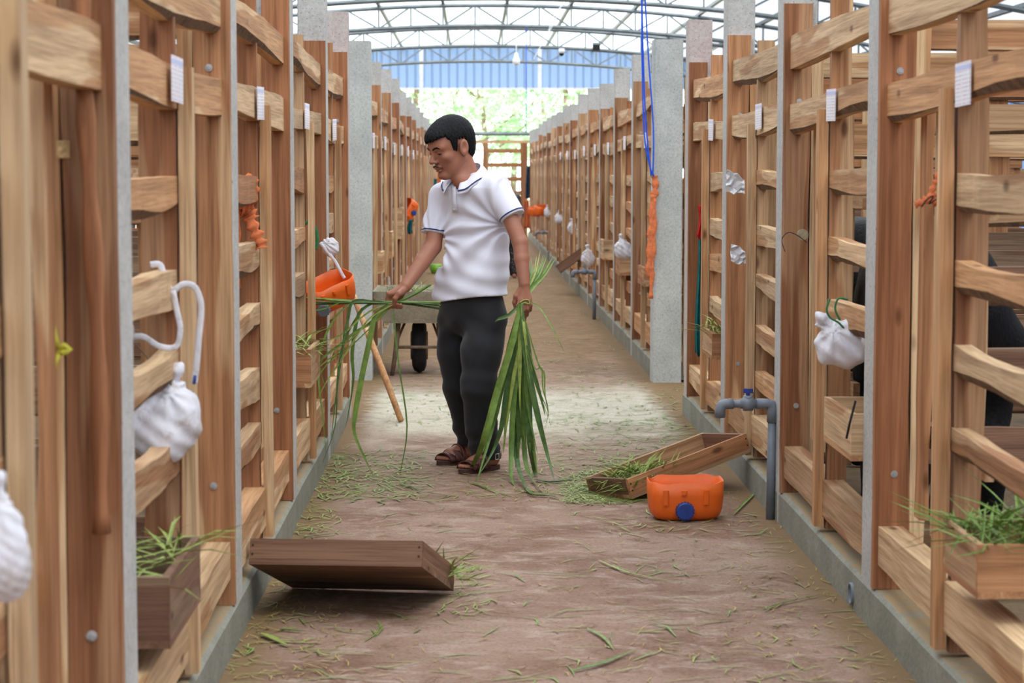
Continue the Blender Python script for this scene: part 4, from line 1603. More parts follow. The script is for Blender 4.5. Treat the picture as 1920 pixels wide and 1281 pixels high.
# ------------------------------------------------------------------ grey water taps
def tap(base, sc, label):
    e = empty('water_tap', base, label, 'tap', 'grey plastic water taps')
    h = 0.475 * sc

    def t(name, pts, r, mat=PVC, par=None, n=14):
        return put(name, MB().tube(pts, r, n).mesh(name, True), mat, par or e)
    t('riser_pipe', [(0, 0, 0), (0.004, 0, h - 0.05)], 0.0175)
    t('elbow', [(0.004, 0, h - 0.075), (0.004, 0, h - 0.02), (0.0, 0, h - 0.004), (-0.016, 0, h), (-0.06, 0, h)], 0.0215)
    t('cross_pipe', [(-0.055, 0, h), (-0.19, 0, h)], 0.0155)
    v_ = t('valve', [(-0.062, 0, h), (-0.075, 0, h), (-0.0751, 0, h), (-0.115, 0, h), (-0.1151, 0, h), (-0.128, 0, h)], [0.020, 0.020, 0.029, 0.029, 0.020, 0.020])
    put('valve_body', MB().tube([(-0.095, 0, h + 0.01), (-0.095, 0, h + 0.034)], 0.020, 12).mesh('valve_body', True), PVC, e)
    hd = MB().tube([(-0.095, 0, h + 0.034), (-0.095, 0, h + 0.048)], 0.008, 8)
    hd.box((-0.115, -0.007, h + 0.044), (-0.075, 0.007, h + 0.062), 0.003)
    put('handle', hd.mesh('handle'), CAPBLUE if sc == 1.0 else PVC, e)
    t('spout', [(-0.155, 0, h), (-0.185, 0, h), (-0.202, 0, h - 0.006), (-0.208, 0, h - 0.022), (-0.209, 0, h - 0.055)], 0.0215)
    return e


tap(FL(1444, 974), 1.0, 'grey plastic water tap with blue handle beside the orange canister')
tap(FL(1114, 599), 0.97, 'grey plastic water tap further along the right kerb')
tap(FL(1029, 489), 0.96, 'farthest grey plastic water tap on the right side')

# ------------------------------------------------------------------ hanging sacks, rags, strips
def sack(u, v, Y, w, h, label, neck=(0, -1), seed=0, grp='white mineral sacks', tilt=0.0, mat=None, tie=True):
    """a filled bag of white woven cloth with its tied neck; w and h in metres"""
    c = nv(P(u, v, Y))
    r = random.Random(seed)
    f = Field()
    ct, st_ = math.cos(tilt), math.sin(tilt)
    M = np.array([[ct, 0, st_], [0, 1, 0], [-st_, 0, ct]])
    f.ell(c, (w / 2, min(w, h) * 0.40, h / 2), M, 0.01)
    f.ell(c + M @ nv((w * 0.12, 0, -h * 0.18)), (w * 0.34, min(w, h) * 0.40, h * 0.32), M, 0.03)
    nk = nv((neck[0] * w * 0.42, 0, -neck[1] * h * 0.5))
    f.cone(c + nk * 0.5, c + nk * 1.15, w * 0.24, w * 0.07, 0.03)
    f.cone(c + nk * 1.15, c + nk * 1.6, w * 0.05, w * 0.13, 0.01)
    ph = r.uniform(0, 6)

    def wr(p, d):
        q = (p - c) / w
        an = np.arctan2(q[:, 0] - nk[0] / w, -(q[:, 2] - nk[2] / w))
        return d + w * 0.022 * np.sin(an * 9 + ph + 3 * q[:, 1]) + w * 0.012 * np.sin(q[:, 0] * 17 + q[:, 2] * 23 + ph)
    f.mod(wr)
    e = empty('hanging_sack', Vector(c), label, 'sack', grp)
    o = put('sack_body', sdf_mesh('sack', f, c - max(w, h) * 0.95, c + max(w, h) * 0.95, max(w, h) / 34), mat or BAGW, e)
    o.location = -Vector(c)
    if tie:
        q = c + nk * 1.15
        rr = w * 0.085
        tm = MB().tube([q + nv((rr * math.cos(a), rr * math.sin(a), 0.3 * rr * math.sin(a))) - c for a in [k * 0.7 for k in range(11)]], max(0.0022, w * 0.016), 5).mesh('tie')
        put('tie', tm, GREENC, e)
    return e


sack(1584, 643, 6.98, 0.21, 0.160, 'dirty white sack tied with green string on the second right stall', (-0.55, -0.62), 1, tilt=-0.35)
sack(306, 788, 5.10, 0.185, 0.205, 'dirty white sack hanging on the nearest left stall', (0.25, -0.75), 2, tilt=0.5)
sack(4, 1035, 2.95, 0.070, 0.135, 'blurred white sack at the left edge of the picture', (0.0, -1.0), 3)
sack(1168, 468, 16.75, 0.145, 0.155, 'white sack on the right row just beyond the crossing', (-0.2, -0.9), 4)
sack(1103, 484, 21.2, 0.15, 0.17, 'white sack behind the far grey water tap', (-0.1, -0.9), 5)
sack(1073, 428, 25.4, 0.12, 0.15, 'third white sack along the far right row', (-0.1, -0.9), 6)
sack(1048, 410, 29.4, 0.13, 0.15, 'fourth white sack along the far right row', (0, -0.9), 7)
sack(1026, 398, 33.5, 0.11, 0.15, 'farthest white sack along the right row', (0, -0.9), 8)
sack(619, 462, 9.95, 0.075, 0.085, 'knotted white cloth bag above the hanging orange canister', (-0.5, -0.3), 9)


def strip(name, pts, w, mat, label, cat, th=0.35, n=8, grp=None):
    """flattened tube of cloth through the given points"""
    m_ = MB().tube(pts, w * th, n, True, 1 / th)
    o = put(name, m_.mesh(name, True, pts[0]), mat, None, pts[0])
    return tag(o, label, cat, grp)


def curve(pts, k=5):
    """smooth line through points"""
    pts = [Vector(p) for p in pts]
    out = []
    for i in range(len(pts) - 1):
        p0, p1, p2, p3 = pts[max(i - 1, 0)], pts[i], pts[i + 1], pts[min(i + 2, len(pts) - 1)]
        for j in range(k):
            t = j / k
            out.append(0.5 * ((2 * p1) + (p2 - p0) * t + (2 * p0 - 5 * p1 + 4 * p2 - p3) * t * t + (3 * p1 - p0 - 3 * p2 + p3) * t ** 3))
    return out + [pts[-1]]


def ragged(w, n, k=1.0):
    return [w * (0.72 + 0.28 * math.sin(1.7 * i * k + 9 * w * 10) + 0.12 * math.sin(4.1 * i)) for i in range(n)]


def px(seq, Y):
    return [P(a, b_, Y) for a, b_ in seq]


YS = 5.08
strip('cloth_strip', curve(px([(282, 497), (300, 497), (308, 520), (322, 545), (345, 533), (366, 540), (377, 575), (373, 630), (368, 690), (364, 720)], YS)), 0.008, BAGW, 'white cloth strip with a blue end looping over the left rail', 'cloth', 0.3, grp='white cloth strips')
put('blue_end', MB().tube(px([(366, 704), (364, 720)], YS - 0.005), 0.0115, 8, True, 0.35).mesh('blue_end', True, P(282, 497, YS)), CAPBLUE, bpy.data.objects['cloth_strip'])
strip('cloth_strip', curve(px([(324, 545), (333, 590), (338, 620), (330, 650), (300, 650), (270, 632), (250, 630), (245, 612), (236, 608)], YS - 0.01)), 0.0075, BAGW, 'white cloth strip drooping to a knot beside the left rail', 'cloth', 0.3, grp='white cloth strips')
strip('cloth_strip', curve(px([(600, 455), (612, 470), (628, 490), (640, 512), (646, 522)], 9.92)), 0.008, BAGW, 'white cloth strip tying the hanging orange canister', 'cloth', 0.5, grp='white cloth strips')
strip('string', curve(px([(250, 640), (285, 680), (322, 722)], 5.06)), 0.0022, RUST, 'thin brown string holding the nearest left sack', 'string', 1)
strip('string', curve(px([(571, 420), (582, 416), (592, 430), (595, 450), (592, 468)], 9.9)), 0.008, GREENC, 'green woven band over the rail above the orange canister', 'string', 0.4)
for k, pts in enumerate(([(1556, 560), (1550, 580), (1556, 595), (1572, 605), (1582, 615)], [(1575, 600), (1566, 580), (1572, 560), (1590, 562)])):
    strip('string', curve(px(pts, 6.93)), 0.0035, GREENC, ['green string wound round the neck of the right sack', 'green string hooked over the rail above the right sack'][k], 'string', 1)
# orange rag knotted to the left rails
RY = 7.12
e = empty('orange_rag', P(462, 380, RY), 'faded orange rag knotted round the left rails', 'rag', 'orange rags')
for k, (pts, w) in enumerate((
        ([(452, 338), (468, 336), (477, 350), (474, 372), (466, 392), (462, 410)], 0.022), ([(440, 398), (452, 392), (466, 400), (474, 412)], 0.032),
        ([(446, 372), (455, 385), (466, 390)], 0.028), ([(466, 408), (476, 428), (486, 450), (490, 466)], 0.027), ([(446, 402), (449, 440), (447, 500), (450, 540)], 0.006))):
    o = put('fold', MB().tube(curve(px(pts, RY - 0.02 * k)), ragged(w * 0.45, len(pts) * 5 - 4), 8, True, 2.2).mesh('fold', True, P(462, 380, RY)), RAGO, e)
e = empty('orange_rag', P(1745, 372, 5.62), 'orange rag tied with wire to the nearest right door', 'rag', 'orange rags')
for pts, w in (([(1716, 384), (1728, 380), (1742, 372), (1755, 364)], 0.011), ([(1742, 372), (1750, 352), (1757, 336), (1762, 318)], 0.009), ([(1742, 374), (1756, 380), (1764, 382)], 0.012)):
    put('fold', MB().tube(curve(px(pts, 5.62)), ragged(w * 0.6, len(pts) * 5 - 4), 8, True, 2.0).mesh('fold', True, P(1745, 372, 5.62)), RAGO, e)
put('wire', MB().tube(curve(px([(1728, 388), (1738, 374), (1750, 368), (1742, 382), (1758, 372)], 5.60)), 0.002, 5).mesh('wire', True, P(1745, 372, 5.62)), RUBBER, e)
# orange and teal cloths
e = empty('orange_rag', P(1226, 440, 14.6), 'long orange rag hanging below the blue cord', 'rag', 'orange rags')
for pts, w in (([(1227, 330), (1229, 350), (1226, 372)], 0.030), ([(1226, 365), (1222, 410), (1219, 455)], 0.028), ([(1222, 430), (1218, 480), (1216, 520)], 0.030), ([(1226, 372), (1227, 430), (1223, 500), (1220, 560)], 0.020)):
    put('fold', MB().tube(curve(px(pts, 13.92)), ragged(w * 0.5, len(pts) * 5 - 4), 8, True, 2.0).mesh('fold', True, P(1226, 440, 14.6)), RAGO, e)


def cloth(name, u0, u1, v0, v1, Y, mat, label, cat, seed, thick=0.03, taper=0.75):
    """a hanging garment: vertical folds, gathered at the top"""
    r = random.Random(seed)
    a, b_ = P(u0, v0, Y), P(u1, v1, Y)
    nx, nz = 12, 10
    vs, fs = [], []
    ph = r.uniform(0, 6)
    for side in (0, 1):
        for j in range(nz + 1):
            q = j / nz
            for i in range(nx + 1):
                t = i / nx
                wd = taper + (1 - taper) * q
                x = (a.x + b_.x) / 2 + (b_.x - a.x) * (t - 0.5) * wd + 0.006 * math.sin(ph + q * 5)
                y = Y + thick * (0.35 * math.sin(t * 15 + ph + q) + (0.5 if side else -0.5) * math.sin(math.pi * t) ** 0.5)
                z = a.z + (b_.z - a.z) * q + 0.012 * math.sin(t * 9 + ph) * q
                vs.append((x, y, z))
    W1 = nx + 1
    base = W1 * (nz + 1)
    for sd in (0, 1):
        for j in range(nz):
            for i in range(nx):
                k = sd * base + j * W1 + i
                f_ = (k, k + 1, k + W1 + 1, k + W1)
                fs.append(f_ if not sd else f_[::-1])
    for j in range(nz):
        for i, fl_ in ((0, 0), (nx, 1)):
            k = j * W1 + i
            f_ = (k, k + W1, k + W1 + base, k + base)
            fs.append(f_ if not fl_ else f_[::-1])
    for i in range(nx):
        fs.append((i, i + base, i + 1 + base, i + 1))
        k = nz * W1 + i
        fs.append((k, k + 1, k + 1 + base, k + base))
    org = (a + b_) / 2
    o = put(name, mesh(name, [Vector(q) - org for q in vs], fs, True), mat, None, org)
    return tag(o, label, cat)


cloth('hanging_cloth', 1306, 1319, 440, 665, 11.35, TEAL, 'dark teal cloth hanging between right stalls', 'cloth', 1)
cloth('hanging_cloth', 1308, 1317, 385, 446, 11.30, REDC, 'small red cloth above the dark teal cloth', 'cloth', 2)
cloth('hanging_jeans', 428, 458, 412, 700, 7.40, DENIM, 'dark blue cloth hanging inside the second left stall', 'cloth', 3, 0.06, 0.95)
cloth('hanging_jacket', 985, 996, 312, 372, 44.0, DENIM, 'dark grey garment hung near the far end of the right row', 'cloth', 4, 0.1)
cloth('hanging_cloth', 982, 994, 375, 428, 44.5, RAGO, 'pinkish orange cloth hung at the far end of the right row', 'cloth', 5, 0.1)
cloth('hanging_cloth', 815, 828, 318, 345, 42.5, RAGO, 'orange cloth on the left row behind the man', 'cloth', 6, 0.05)
cloth('hanging_cloth', 811, 820, 335, 352, 38.6, TEAL, 'teal cloth on the left row behind the man', 'cloth', 7, 0.05)
cloth('hanging_cloth', 764, 774, 412, 438, 22.6, TEAL, 'dark green cloth below the small far left canister', 'cloth', 8, 0.06)


# crumpled white wrappers on the third right stall
def crumple(u, v, Y, w, h, label, mat, seed):
    r = random.Random(seed)
    c = P(u, v, Y)
    n = 6
    vs, fs = [], []
    for j in range(n):
        for i in range(n):
            t, q = i / (n - 1) - .5, j / (n - 1) - .5
            pinch = 1 - 0.75 * max(0, t)
            vs.append((t * w, r.uniform(-.22, .22) * w, -q * h * pinch - t * h * 0.3 + r.uniform(-.06, .06) * h))
    for j in range(n - 1):
        for i in range(n - 1):
            k = j * n + i
            fs += [(k, k + 1, k + n), (k + 1, k + n + 1, k + n)]
    o = put('crumpled_wrapper', mesh('wrapper', vs, fs), mat, None, c)
    o.modifiers.new('thickness', 'SOLIDIFY').thickness = 0.003
    return tag(o, label, 'wrapper', 'crumpled white wrappers')


crumple(1379, 344, 9.75, 0.085, 0.10, 'upper crumpled white plastic wrapper on the third right post', flat('white_plastic', (0.65, 0.66, 0.7), 0.35, 0.5), 3)
crumple(1384, 478, 9.70, 0.07, 0.085, 'lower crumpled white plastic wrapper on the third right post', flat('white_plastic_b', (0.65, 0.66, 0.7), 0.35, 0.5), 4)
# latch plate, wire and yellow strip
e = empty('latch_plate', P(1505, 440, 7.95), 'small round metal plate with wire on the second right post', 'latch')
put('plate', MB().tube([(0, 0, 0), (0, -0.006, 0)], 0.022, 12).mesh('plate'), flat('brassy_metal', (0.35, 0.3, 0.2), 0.5, 0.5, 0.3, 40, 0, 0.6), e)
put('wire', MB().tube([q - P(1505, 440, 7.95) for q in curve(px([(1472, 472), (1466, 450), (1478, 436), (1496, 442), (1513, 455)], 7.9))], 0.0016, 5).mesh('wire'), RUBBER, e)
e = empty('yellow_tie', P(112, 655, 4.05), 'yellow plastic strip tied round the nearest left post board', 'tie')
for pts, w in (([(96, 592), (103, 630), (110, 655)], 0.0055), ([(110, 655), (121, 648), (131, 655), (120, 662), (108, 660)], 0.007), ([(112, 660), (104, 680), (96, 704)], 0.0055)):
    put('strip', MB().tube([q - P(112, 655, 4.05) for q in px(pts, 4.05)], w * 0.4, 6, True, 2.5).mesh('strip', True), YELLOWC, e)
rt = P(630, 252, 11.6)
tag(put('red_tip', MB().tube([rt + Vector((-0.07, 0, 0.0)) - rt, Vector((0, 0, 0)), Vector((0.03, 0, -0.012))], [0.006, 0.014, 0.004], 6).mesh('red_tip'), REDC, None, rt), 'small red plastic tip on a rail end, left row', 'tip')

# ------------------------------------------------------------------ number tags on the second rail of each stall
def tag_material():
    m, nt, b = newmat('printed_tag')
    v = coords(nt, (1, 1, 1), False, 'Generated')
    sx = N(nt, 'ShaderNodeSeparateXYZ')
    nt.links.new(v, sx.inputs[0])
    br = N(nt, 'ShaderNodeTexBrick')
    br.inputs['Scale'].default_value = 1
    w = N(nt, 'ShaderNodeTexWave')
    w.bands_direction = 'Z'
    w.inputs['Scale'].default_value = 3.4
    w.inputs['Distortion'].default_value = 0
    nt.links.new(v, w.inputs['Vector'])
    n = noise(nt, coords(nt, (1, 14, 1), True, 'Generated'), 3, 1)
    k = N(nt, 'ShaderNodeMath', operation='MULTIPLY')
    nt.links.new(ramp(nt, [(0.80, (0, 0, 0)), (0.86, (1, 1, 1))], w.outputs[0]), k.inputs[0])
    nt.links.new(ramp(nt, [(0.48, (0, 0, 0)), (0.54, (0.7, 0.7, 0.7))], n), k.inputs[1])
    c = mixc(nt, k.outputs[0], (0.78, 0.80, 0.88), (0.62, 0.22, 0.16))
    band = ramp(nt, [(0.80, (0, 0, 0)), (0.82, (1, 1, 1)), (0.92, (1, 1, 1)), (0.94, (0, 0, 0))], sx.outputs[2])
    c = mixc(nt, band, c, (0.52, 0.56, 0.80))
    nt.links.new(c, b.inputs['Base Color'])
    b.inputs['Roughness'].default_value = 0.25
    return m


TAGM = tag_material()
TAG = boxmesh('tag', (-0.002, -0.06, -0.055), (0.002, 0.06, 0.055))
tags = []
for s, ys in ((1, NEAR_R + FAR_R[1:9]), (-1, NEAR_L[1:] + FAR_L[1:7])):
    for i, y in enumerate(ys):
        xe = XR if s > 0 else XL
        o = put('stall_tag', TAG, TAGM, None, (xe + s * 0.006, y - 1.16, 1.645 + 0.01 * ((i * 7) % 3 - 1)), (R((i * 13) % 5 - 2), 0, R(4 * s)))
        tag(o, 'printed white plastic tag on the %s rail, %s from the camera, %s row' % ('second', ordinal(i), 'right' if s > 0 else 'left'), 'tag', 'printed stall tags')

# ------------------------------------------------------------------ blue cords, wires, lamp, cameras under the roof
for k, pts in enumerate(([(1203, -30), (1206, 100), (1211, 230), (1221, 330)], [(1208, -30), (1216, 110), (1225, 240), (1224, 330)], [(1203, -30), (1204, 120), (1208, 250), (1218, 310), (1226, 330)])):
    strip('blue_cord', curve(px(pts, 13.9)), 0.0055, BLUEC, ['leftmost', 'rightmost', 'middle'][k] + ' blue cord of the three hanging by the right crossing post', 'cord', 1, 6, 'blue cords by the crossing post')
strip('blue_cord', px([(987, 50), (987, 170), (986.5, 250)], 35.0), 0.008, BLUEC, 'single blue cord hanging in the middle of the far aisle', 'cord', 1, 6)
for k, pts in enumerate(([(1060, -10), (1040, 40), (1012, 90), (1000, 112)], [(1095, -20), (1045, 20), (1025, 70)])):
    strip('white_wire', curve(px(pts, 34.8)), 0.008, WHITE_STEEL, ['white wire drooping toward the hanging lamp', 'white wire hanging from the roof truss'][k], 'wire', 1, 6)
lp = P(968, 113, 40.2)
e = empty('hanging_lamp', lp, 'white lamp bulb hanging under the roof trusses', 'lamp')
put('bulb', MB().tube([(0, 0, 0.14), (0, 0, 0.06), (0, 0, 0.0), (0, 0, -0.06), (0, 0, -0.10)], [0.03, 0.045, 0.075, 0.07, 0.02], 14).mesh('bulb', True), flat('opal_plastic', (0.85, 0.85, 0.83), 0.3, 0.5), e)
put('cable', MB().tube([(0, 0, 0.12), (0, 0, 0.45)], 0.01, 6).mesh('cable'), WHITE_STEEL, e)
lp = P(1053, 100, 36.0)
e = empty('dome_camera', lp, 'white dome security camera under the roof truss', 'camera')
put('housing', MB().tube([(0, 0, 0.08), (0, 0, 0.0)], [0.05, 0.055], 14).mesh('housing', True), WHITE_STEEL, e)
put('dome', MB().tube([(0, 0, 0.0), (0, 0, -0.03), (0, 0, -0.05)], [0.045, 0.035, 0.01], 14).mesh('dome', True), RUBBER, e)
lp = P(1118, 89, 40.4)
e = empty('floodlight', lp, 'small black floodlight box fixed on the roof truss', 'light fitting')
put('housing', boxmesh('housing', (-0.07, -0.05, -0.05), (0.07, 0.05, 0.05), 0.01), RUBBER, e)
put('bracket', boxmesh('bracket', (-0.075, -0.02, 0.05), (0.075, 0.02, 0.09)), STEEL, e)

# ------------------------------------------------------------------ pole, handcart, drain
kp = [P(150, -40, 4.08), P(158, 180, 4.08), P(172, 420, 4.08), P(186, 720, 4.08), P(190, 1000, 4.08)]
tag(put('knotty_pole', MB().tube([q - kp[-1] for q in curve(kp)], [0.017 + 0.004 * math.sin(i * 1.3) for i in range(21)], 8).mesh('knotty_pole', True), DARK['z'], None, kp[-1]), 'knotty brown pole fixed along the nearest left post board', 'pole')
pb, pt = FL(752, 793), P(634, 478, 12.35)
tag(put('wooden_pole', MB().tube([Vector((0, 0, 0.012)), (pt - pb) * 0.3 + Vector((0.006, 0, 0)), (pt - pb) * 0.65, pt - pb], [0.017, 0.019, 0.017, 0.015], 10).mesh('pole', True), PALE['z'], None, pb), 'smooth wooden pole leaning against the left row at the crossing', 'pole')
cb = FL(785, 704)
e = empty('handcart', cb, 'mortar crusted handcart with one black wheel behind the man', 'handcart')
wh_ = MB()
n = 28
for k in range(n):
    pass
ring_v, ring_f = [], []
for k in range(n):
    a = 2 * math.pi * k / n
    for j in range(8):
        b2 = 2 * math.pi * j / 8
        rr = 0.145 + 0.050 * math.cos(b2)
        ring_v.append((0.050 * math.sin(b2), rr * math.cos(a), 0.195 + rr * math.sin(a)))
for k in range(n):
    for j in range(8):
        ring_f.append((k * 8 + j, k * 8 + (j + 1) % 8, ((k + 1) % n) * 8 + (j + 1) % 8, ((k + 1) % n) * 8 + j))
w_ = put('wheel', mesh('tyre', ring_v, ring_f, True), RUBBER, e, (0, 0.2, 0))
put('hub', MB().tube([(-0.06, 0, 0.195), (0.06, 0, 0.195)], 0.10, 16).mesh('hub', True), RUST, w_)
vs, fs = [], []
for (z, a, y0, y1) in ((0.375, 0.24, -0.12, 0.50), (0.60, 0.31, -0.22, 0.62), (0.60, 0.295, -0.205, 0.605), (0.39, 0.225, -0.10, 0.48)):
    vs += [(-a, y0, z), (a, y0, z), (a, y1, z), (-a, y1, z)]
for k in range(3):
    for j in range(4):
        fs.append((4 * k + j, 4 * k + (j + 1) % 4, 4 * k + 4 + (j + 1) % 4, 4 * k + 4 + j))
fs += [(3, 2, 1, 0), (12, 13, 14, 15)]
put('tub', mesh('tub', vs, fs), MORTAR, e)
for s in (-1, 1):
    put('leg', MB().tube([(s * 0.14, 0.0, 0.38), (s * 0.155, -0.02, 0.2), (s * 0.185, -0.02, 0.0)], [0.018, 0.018, 0.014], 8).mesh('leg', True), RUST, e)
    put('brace', MB().tube([(s * 0.15, -0.01, 0.24), (s * 0.10, 0.10, 0.36)], 0.010, 6).mesh('brace', True), RUST, e)
    put('handle', MB().tube([(s * 0.16, 0.55, 0.42), (s * 0.24, 0.9, 0.55), (s * 0.26, 1.25, 0.62)], 0.016, 8).mesh('handle', True), RUST, e)
put('crossbar', MB().tube([(-0.16, -0.02, 0.20), (0.16, -0.02, 0.20)], 0.012, 6).mesh('crossbar', True), RUST, e)
grass_heap('grass_in_cart', Matrix.Translation(cb + Vector((-0.28, -0.1, 0.5))), 0.56, 0.6, 0.0, 260, 'cut green grass lying in the handcart', seed=11, length=0.22)
gb = FL(817, 513)
tag(put('green_basin', MB().tube([(0, 0, 0.0), (0, 0, 0.06), (0, 0, 0.13)], [0.06, 0.08, 0.09], 12).mesh('basin', True), flat('lime_plastic', (0.22, 0.5, 0.05), 0.4), None, gb), 'small lime green plastic tub standing on the aisle floor behind the man', 'tub')
dp_ = P(1617, 1140, 6.62)
dr = MB()
for q in range(20):
    pass
n = 20
vs = [(x_, r_ * math.cos(2 * math.pi * k / n), r_ * math.sin(2 * math.pi * k / n)) for x_, r_ in ((0.06, 0.036), (-0.012, 0.036), (-0.012, 0.030), (0.06, 0.030)) for k in range(n)]
fs = [(j * n + k, j * n + (k + 1) % n, (j + 1) * n + (k + 1) % n, (j + 1) * n + k) for j in range(3) for k in range(n)]
dpz = put('drain_pipe', mesh('drain_pipe', vs, fs, True), PVC, None, (XR, 6.64, 0.05))
tag(dpz, 'grey drain pipe end in the right kerb', 'pipe')
put('pipe_inside', MB().tube([(0.0, 0, 0), (0.01, 0, 0)], 0.03, 20).mesh('pipe_inside'), BLACK_BROWN, dpz)

# ------------------------------------------------------------------ black cattle in the right stalls
def cow(x, y, label, hd=1):
    f = Field()

    def c(dx, dy, z):
        return nv((x + dx, y + hd * 0.80 * dy - 0.12, z))
    f.ell(c(0, 0.30, 0.86), (0.22, 0.34, 0.29), None, 0.1)
    f.ell(c(0, -0.32, 0.88), (0.21, 0.34, 0.26), None, 0.15)
    f.cone(c(0, 0.45, 1.08), c(0, -0.52, 1.08), 0.075, 0.08, 0.1)
    f.cone(c(0, 0.55, 1.0), c(0, 0.85, 0.98), 0.15, 0.11, 0.08)
    f.cone(c(0, 0.88, 1.0), c(0, 1.10, 0.80), 0.10, 0.065, 0.05)
    for s in (-1, 1):
        f.ell(c(s * 0.16, 0.86, 1.06), (0.08, 0.03, 0.04), None, 0.02)
        f.chain([c(s * 0.13, 0.42, 0.72), c(s * 0.13, 0.40, 0.42), c(s * 0.13, 0.43, 0.12), c(s * 0.13, 0.46, 0.05)], [0.09, 0.055, 0.036, 0.045], 0.04)
        f.chain([c(s * 0.13, -0.42, 0.78), c(s * 0.13, -0.36, 0.55), c(s * 0.13, -0.52, 0.36), c(s * 0.13, -0.48, 0.12), c(s * 0.13, -0.45, 0.05)], [0.13, 0.085, 0.048, 0.036, 0.045], 0.04)
    f.chain([c(0, -0.62, 1.06), c(0, -0.69, 0.9), c(0.02, -0.70, 0.5)], [0.03, 0.022, 0.03], 0.02)
    e = empty('cow', (x, y, 0.05), label, 'cow', 'black cattle in the stalls')
    o = put('body', sdf_mesh('cow', f, (x - 0.4, y - 1.3, 0.0), (x + 0.4, y + 1.3, 1.35), 0.014), BLACKF, e)
    o.location = (-x, -y, 0.0)


cow(1.62, 7.45, 'black cow standing in the second right stall')
cow(1.66, 9.30, 'black cow standing in the third right stall', 1)

# ------------------------------------------------------------------ far end: gate, beams, trees
GYE = 45.4
e = empty('end_gate', (P(945, 400, GYE).x, GYE, 0), 'timber ladder gate standing at the far end of the aisle', 'gate')


def gpart(name, u0, u1, v0, v1, mat, t=0.05):
    a, b_ = P(u0, v0, GYE), P(u1, v1, GYE)
    o = Vector(((a.x + b_.x) / 2, GYE, min(a.z, b_.z)))
    put(name, boxmesh(name, (-abs(b_.x - a.x) / 2, -t / 2, 0), (abs(b_.x - a.x) / 2, t / 2, abs(a.z - b_.z))), mat, e, o - e.location)


gpart('post', 906, 914, 268, 445, MID['z'])
gpart('post', 976, 989, 268, 445, DARK['z'])
for v_ in (283, 309.5, 336, 362, 390, 416):
    gpart('rail', 914, 976, v_ - 4, v_ + 4, MID['x'], 0.04)
b0, b1 = P(860, 251, 46.2), P(1010, 251, 46.2)
tag(put('steel_beam', MB().tube([b0 - b0, b1 - b0], 0.05, 6).mesh('beam'), STEEL, None, b0), 'thin steel beam across the far end opening', 'beam')
b0, b1 = P(868, 266, 45.6), P(1000, 266, 45.6)
tag(put('wooden_beam', boxmesh('beam', (0, -0.04, -0.035), ((b1 - b0).length, 0.04, 0.035)), PALE['x'], None, b0), 'slim timber beam above the far end gate', 'beam')

LEAF = flat('tree_leaves', (0.30, 0.52, 0.28), 0.6, 0.3, 0.4, 3)
BARK = flat('tree_bark', (0.18, 0.14, 0.10), 0.9, 0.1, 0.3, 8)
for k, (u, Y, hgt, cr) in enumerate(((780, 62, 6.5, 2.4), (850, 70, 8, 3.0), (905, 60, 5.8, 2.2), (960, 66, 7.2, 2.6), (1015, 72, 8, 3.0), (1060, 62, 6.4, 2.4), (700, 74, 8.5, 3.2), (1130, 74, 8.5, 3.2))):
    x = P(u, 300, Y).x
    r = random.Random(50 + k)
    e = empty('tree', (x, Y, -0.05), 'leafy green tree beyond the open end, %s from the left' % ordinal([1, 2, 3, 4, 5, 6, 0, 7][k]), 'tree', 'trees beyond the barn')
    tm = MB().tube([(0, 0, 0), (0.1, 0, hgt * 0.35), (-0.05, 0, hgt * 0.7)], [0.12, 0.09, 0.05], 7)
    put('trunk', tm.mesh('trunk', True), BARK, e)
    for q in range(4):
        a = r.uniform(0, 6.28)
        put('branch', MB().tube([(0.05, 0, hgt * (0.32 + 0.09 * q)), (math.cos(a) * cr * .6, math.sin(a) * cr * .6, hgt * (0.5 + 0.1 * q))], [0.05, 0.02], 5).mesh('branch'), BARK, e)
    lv, lf = [], []
    clumps = [(r.gauss(0, cr * .45), r.gauss(0, cr * .45), hgt * r.uniform(0.3, 1.0)) for _ in range(26)]
    for _ in range(1700):
        cx, cy, cz = clumps[r.randrange(len(clumps))]
        p = Vector((cx + r.gauss(0, cr * .16), cy + r.gauss(0, cr * .16), cz + r.gauss(0, cr * .13)))
        d1 = Vector((r.gauss(0, 1), r.gauss(0, 1), r.gauss(0, .6))).normalized()
        d2 = d1.cross(Vector((r.gauss(0, 1), r.gauss(0, 1), r.gauss(0, 1)))).normalized()
        L_, w2 = r.uniform(.09, .2), r.uniform(.03, .06)
        b_ = len(lv)
        lv += [p - d1 * L_, p + d2 * w2, p + d1 * L_, p - d2 * w2]
        lf.append((b_, b_ + 1, b_ + 2, b_ + 3))
    tag(put('foliage', mesh('foliage', lv, lf), LEAF, e), 'loose green foliage', kind='stuff')

# ------------------------------------------------------------------ grass in the man's hands
def sheaf(name, loc, label):
    return empty(name, loc, label, 'grass bundle', 'grass bundles held by the man')


g1 = sheaf('grass_bundle', P(978, 575, 9.57), 'long green grass bundle hanging from the man\'s left hand to the floor')


def blade(par, pts, w, mat, up=Vector((0.2, -1, 0.1)), name='grass_blade'):
    q = curve(pts, 4)
    put(name, MB().blade(q, w, up).mesh(name, True, par.location), mat, par)


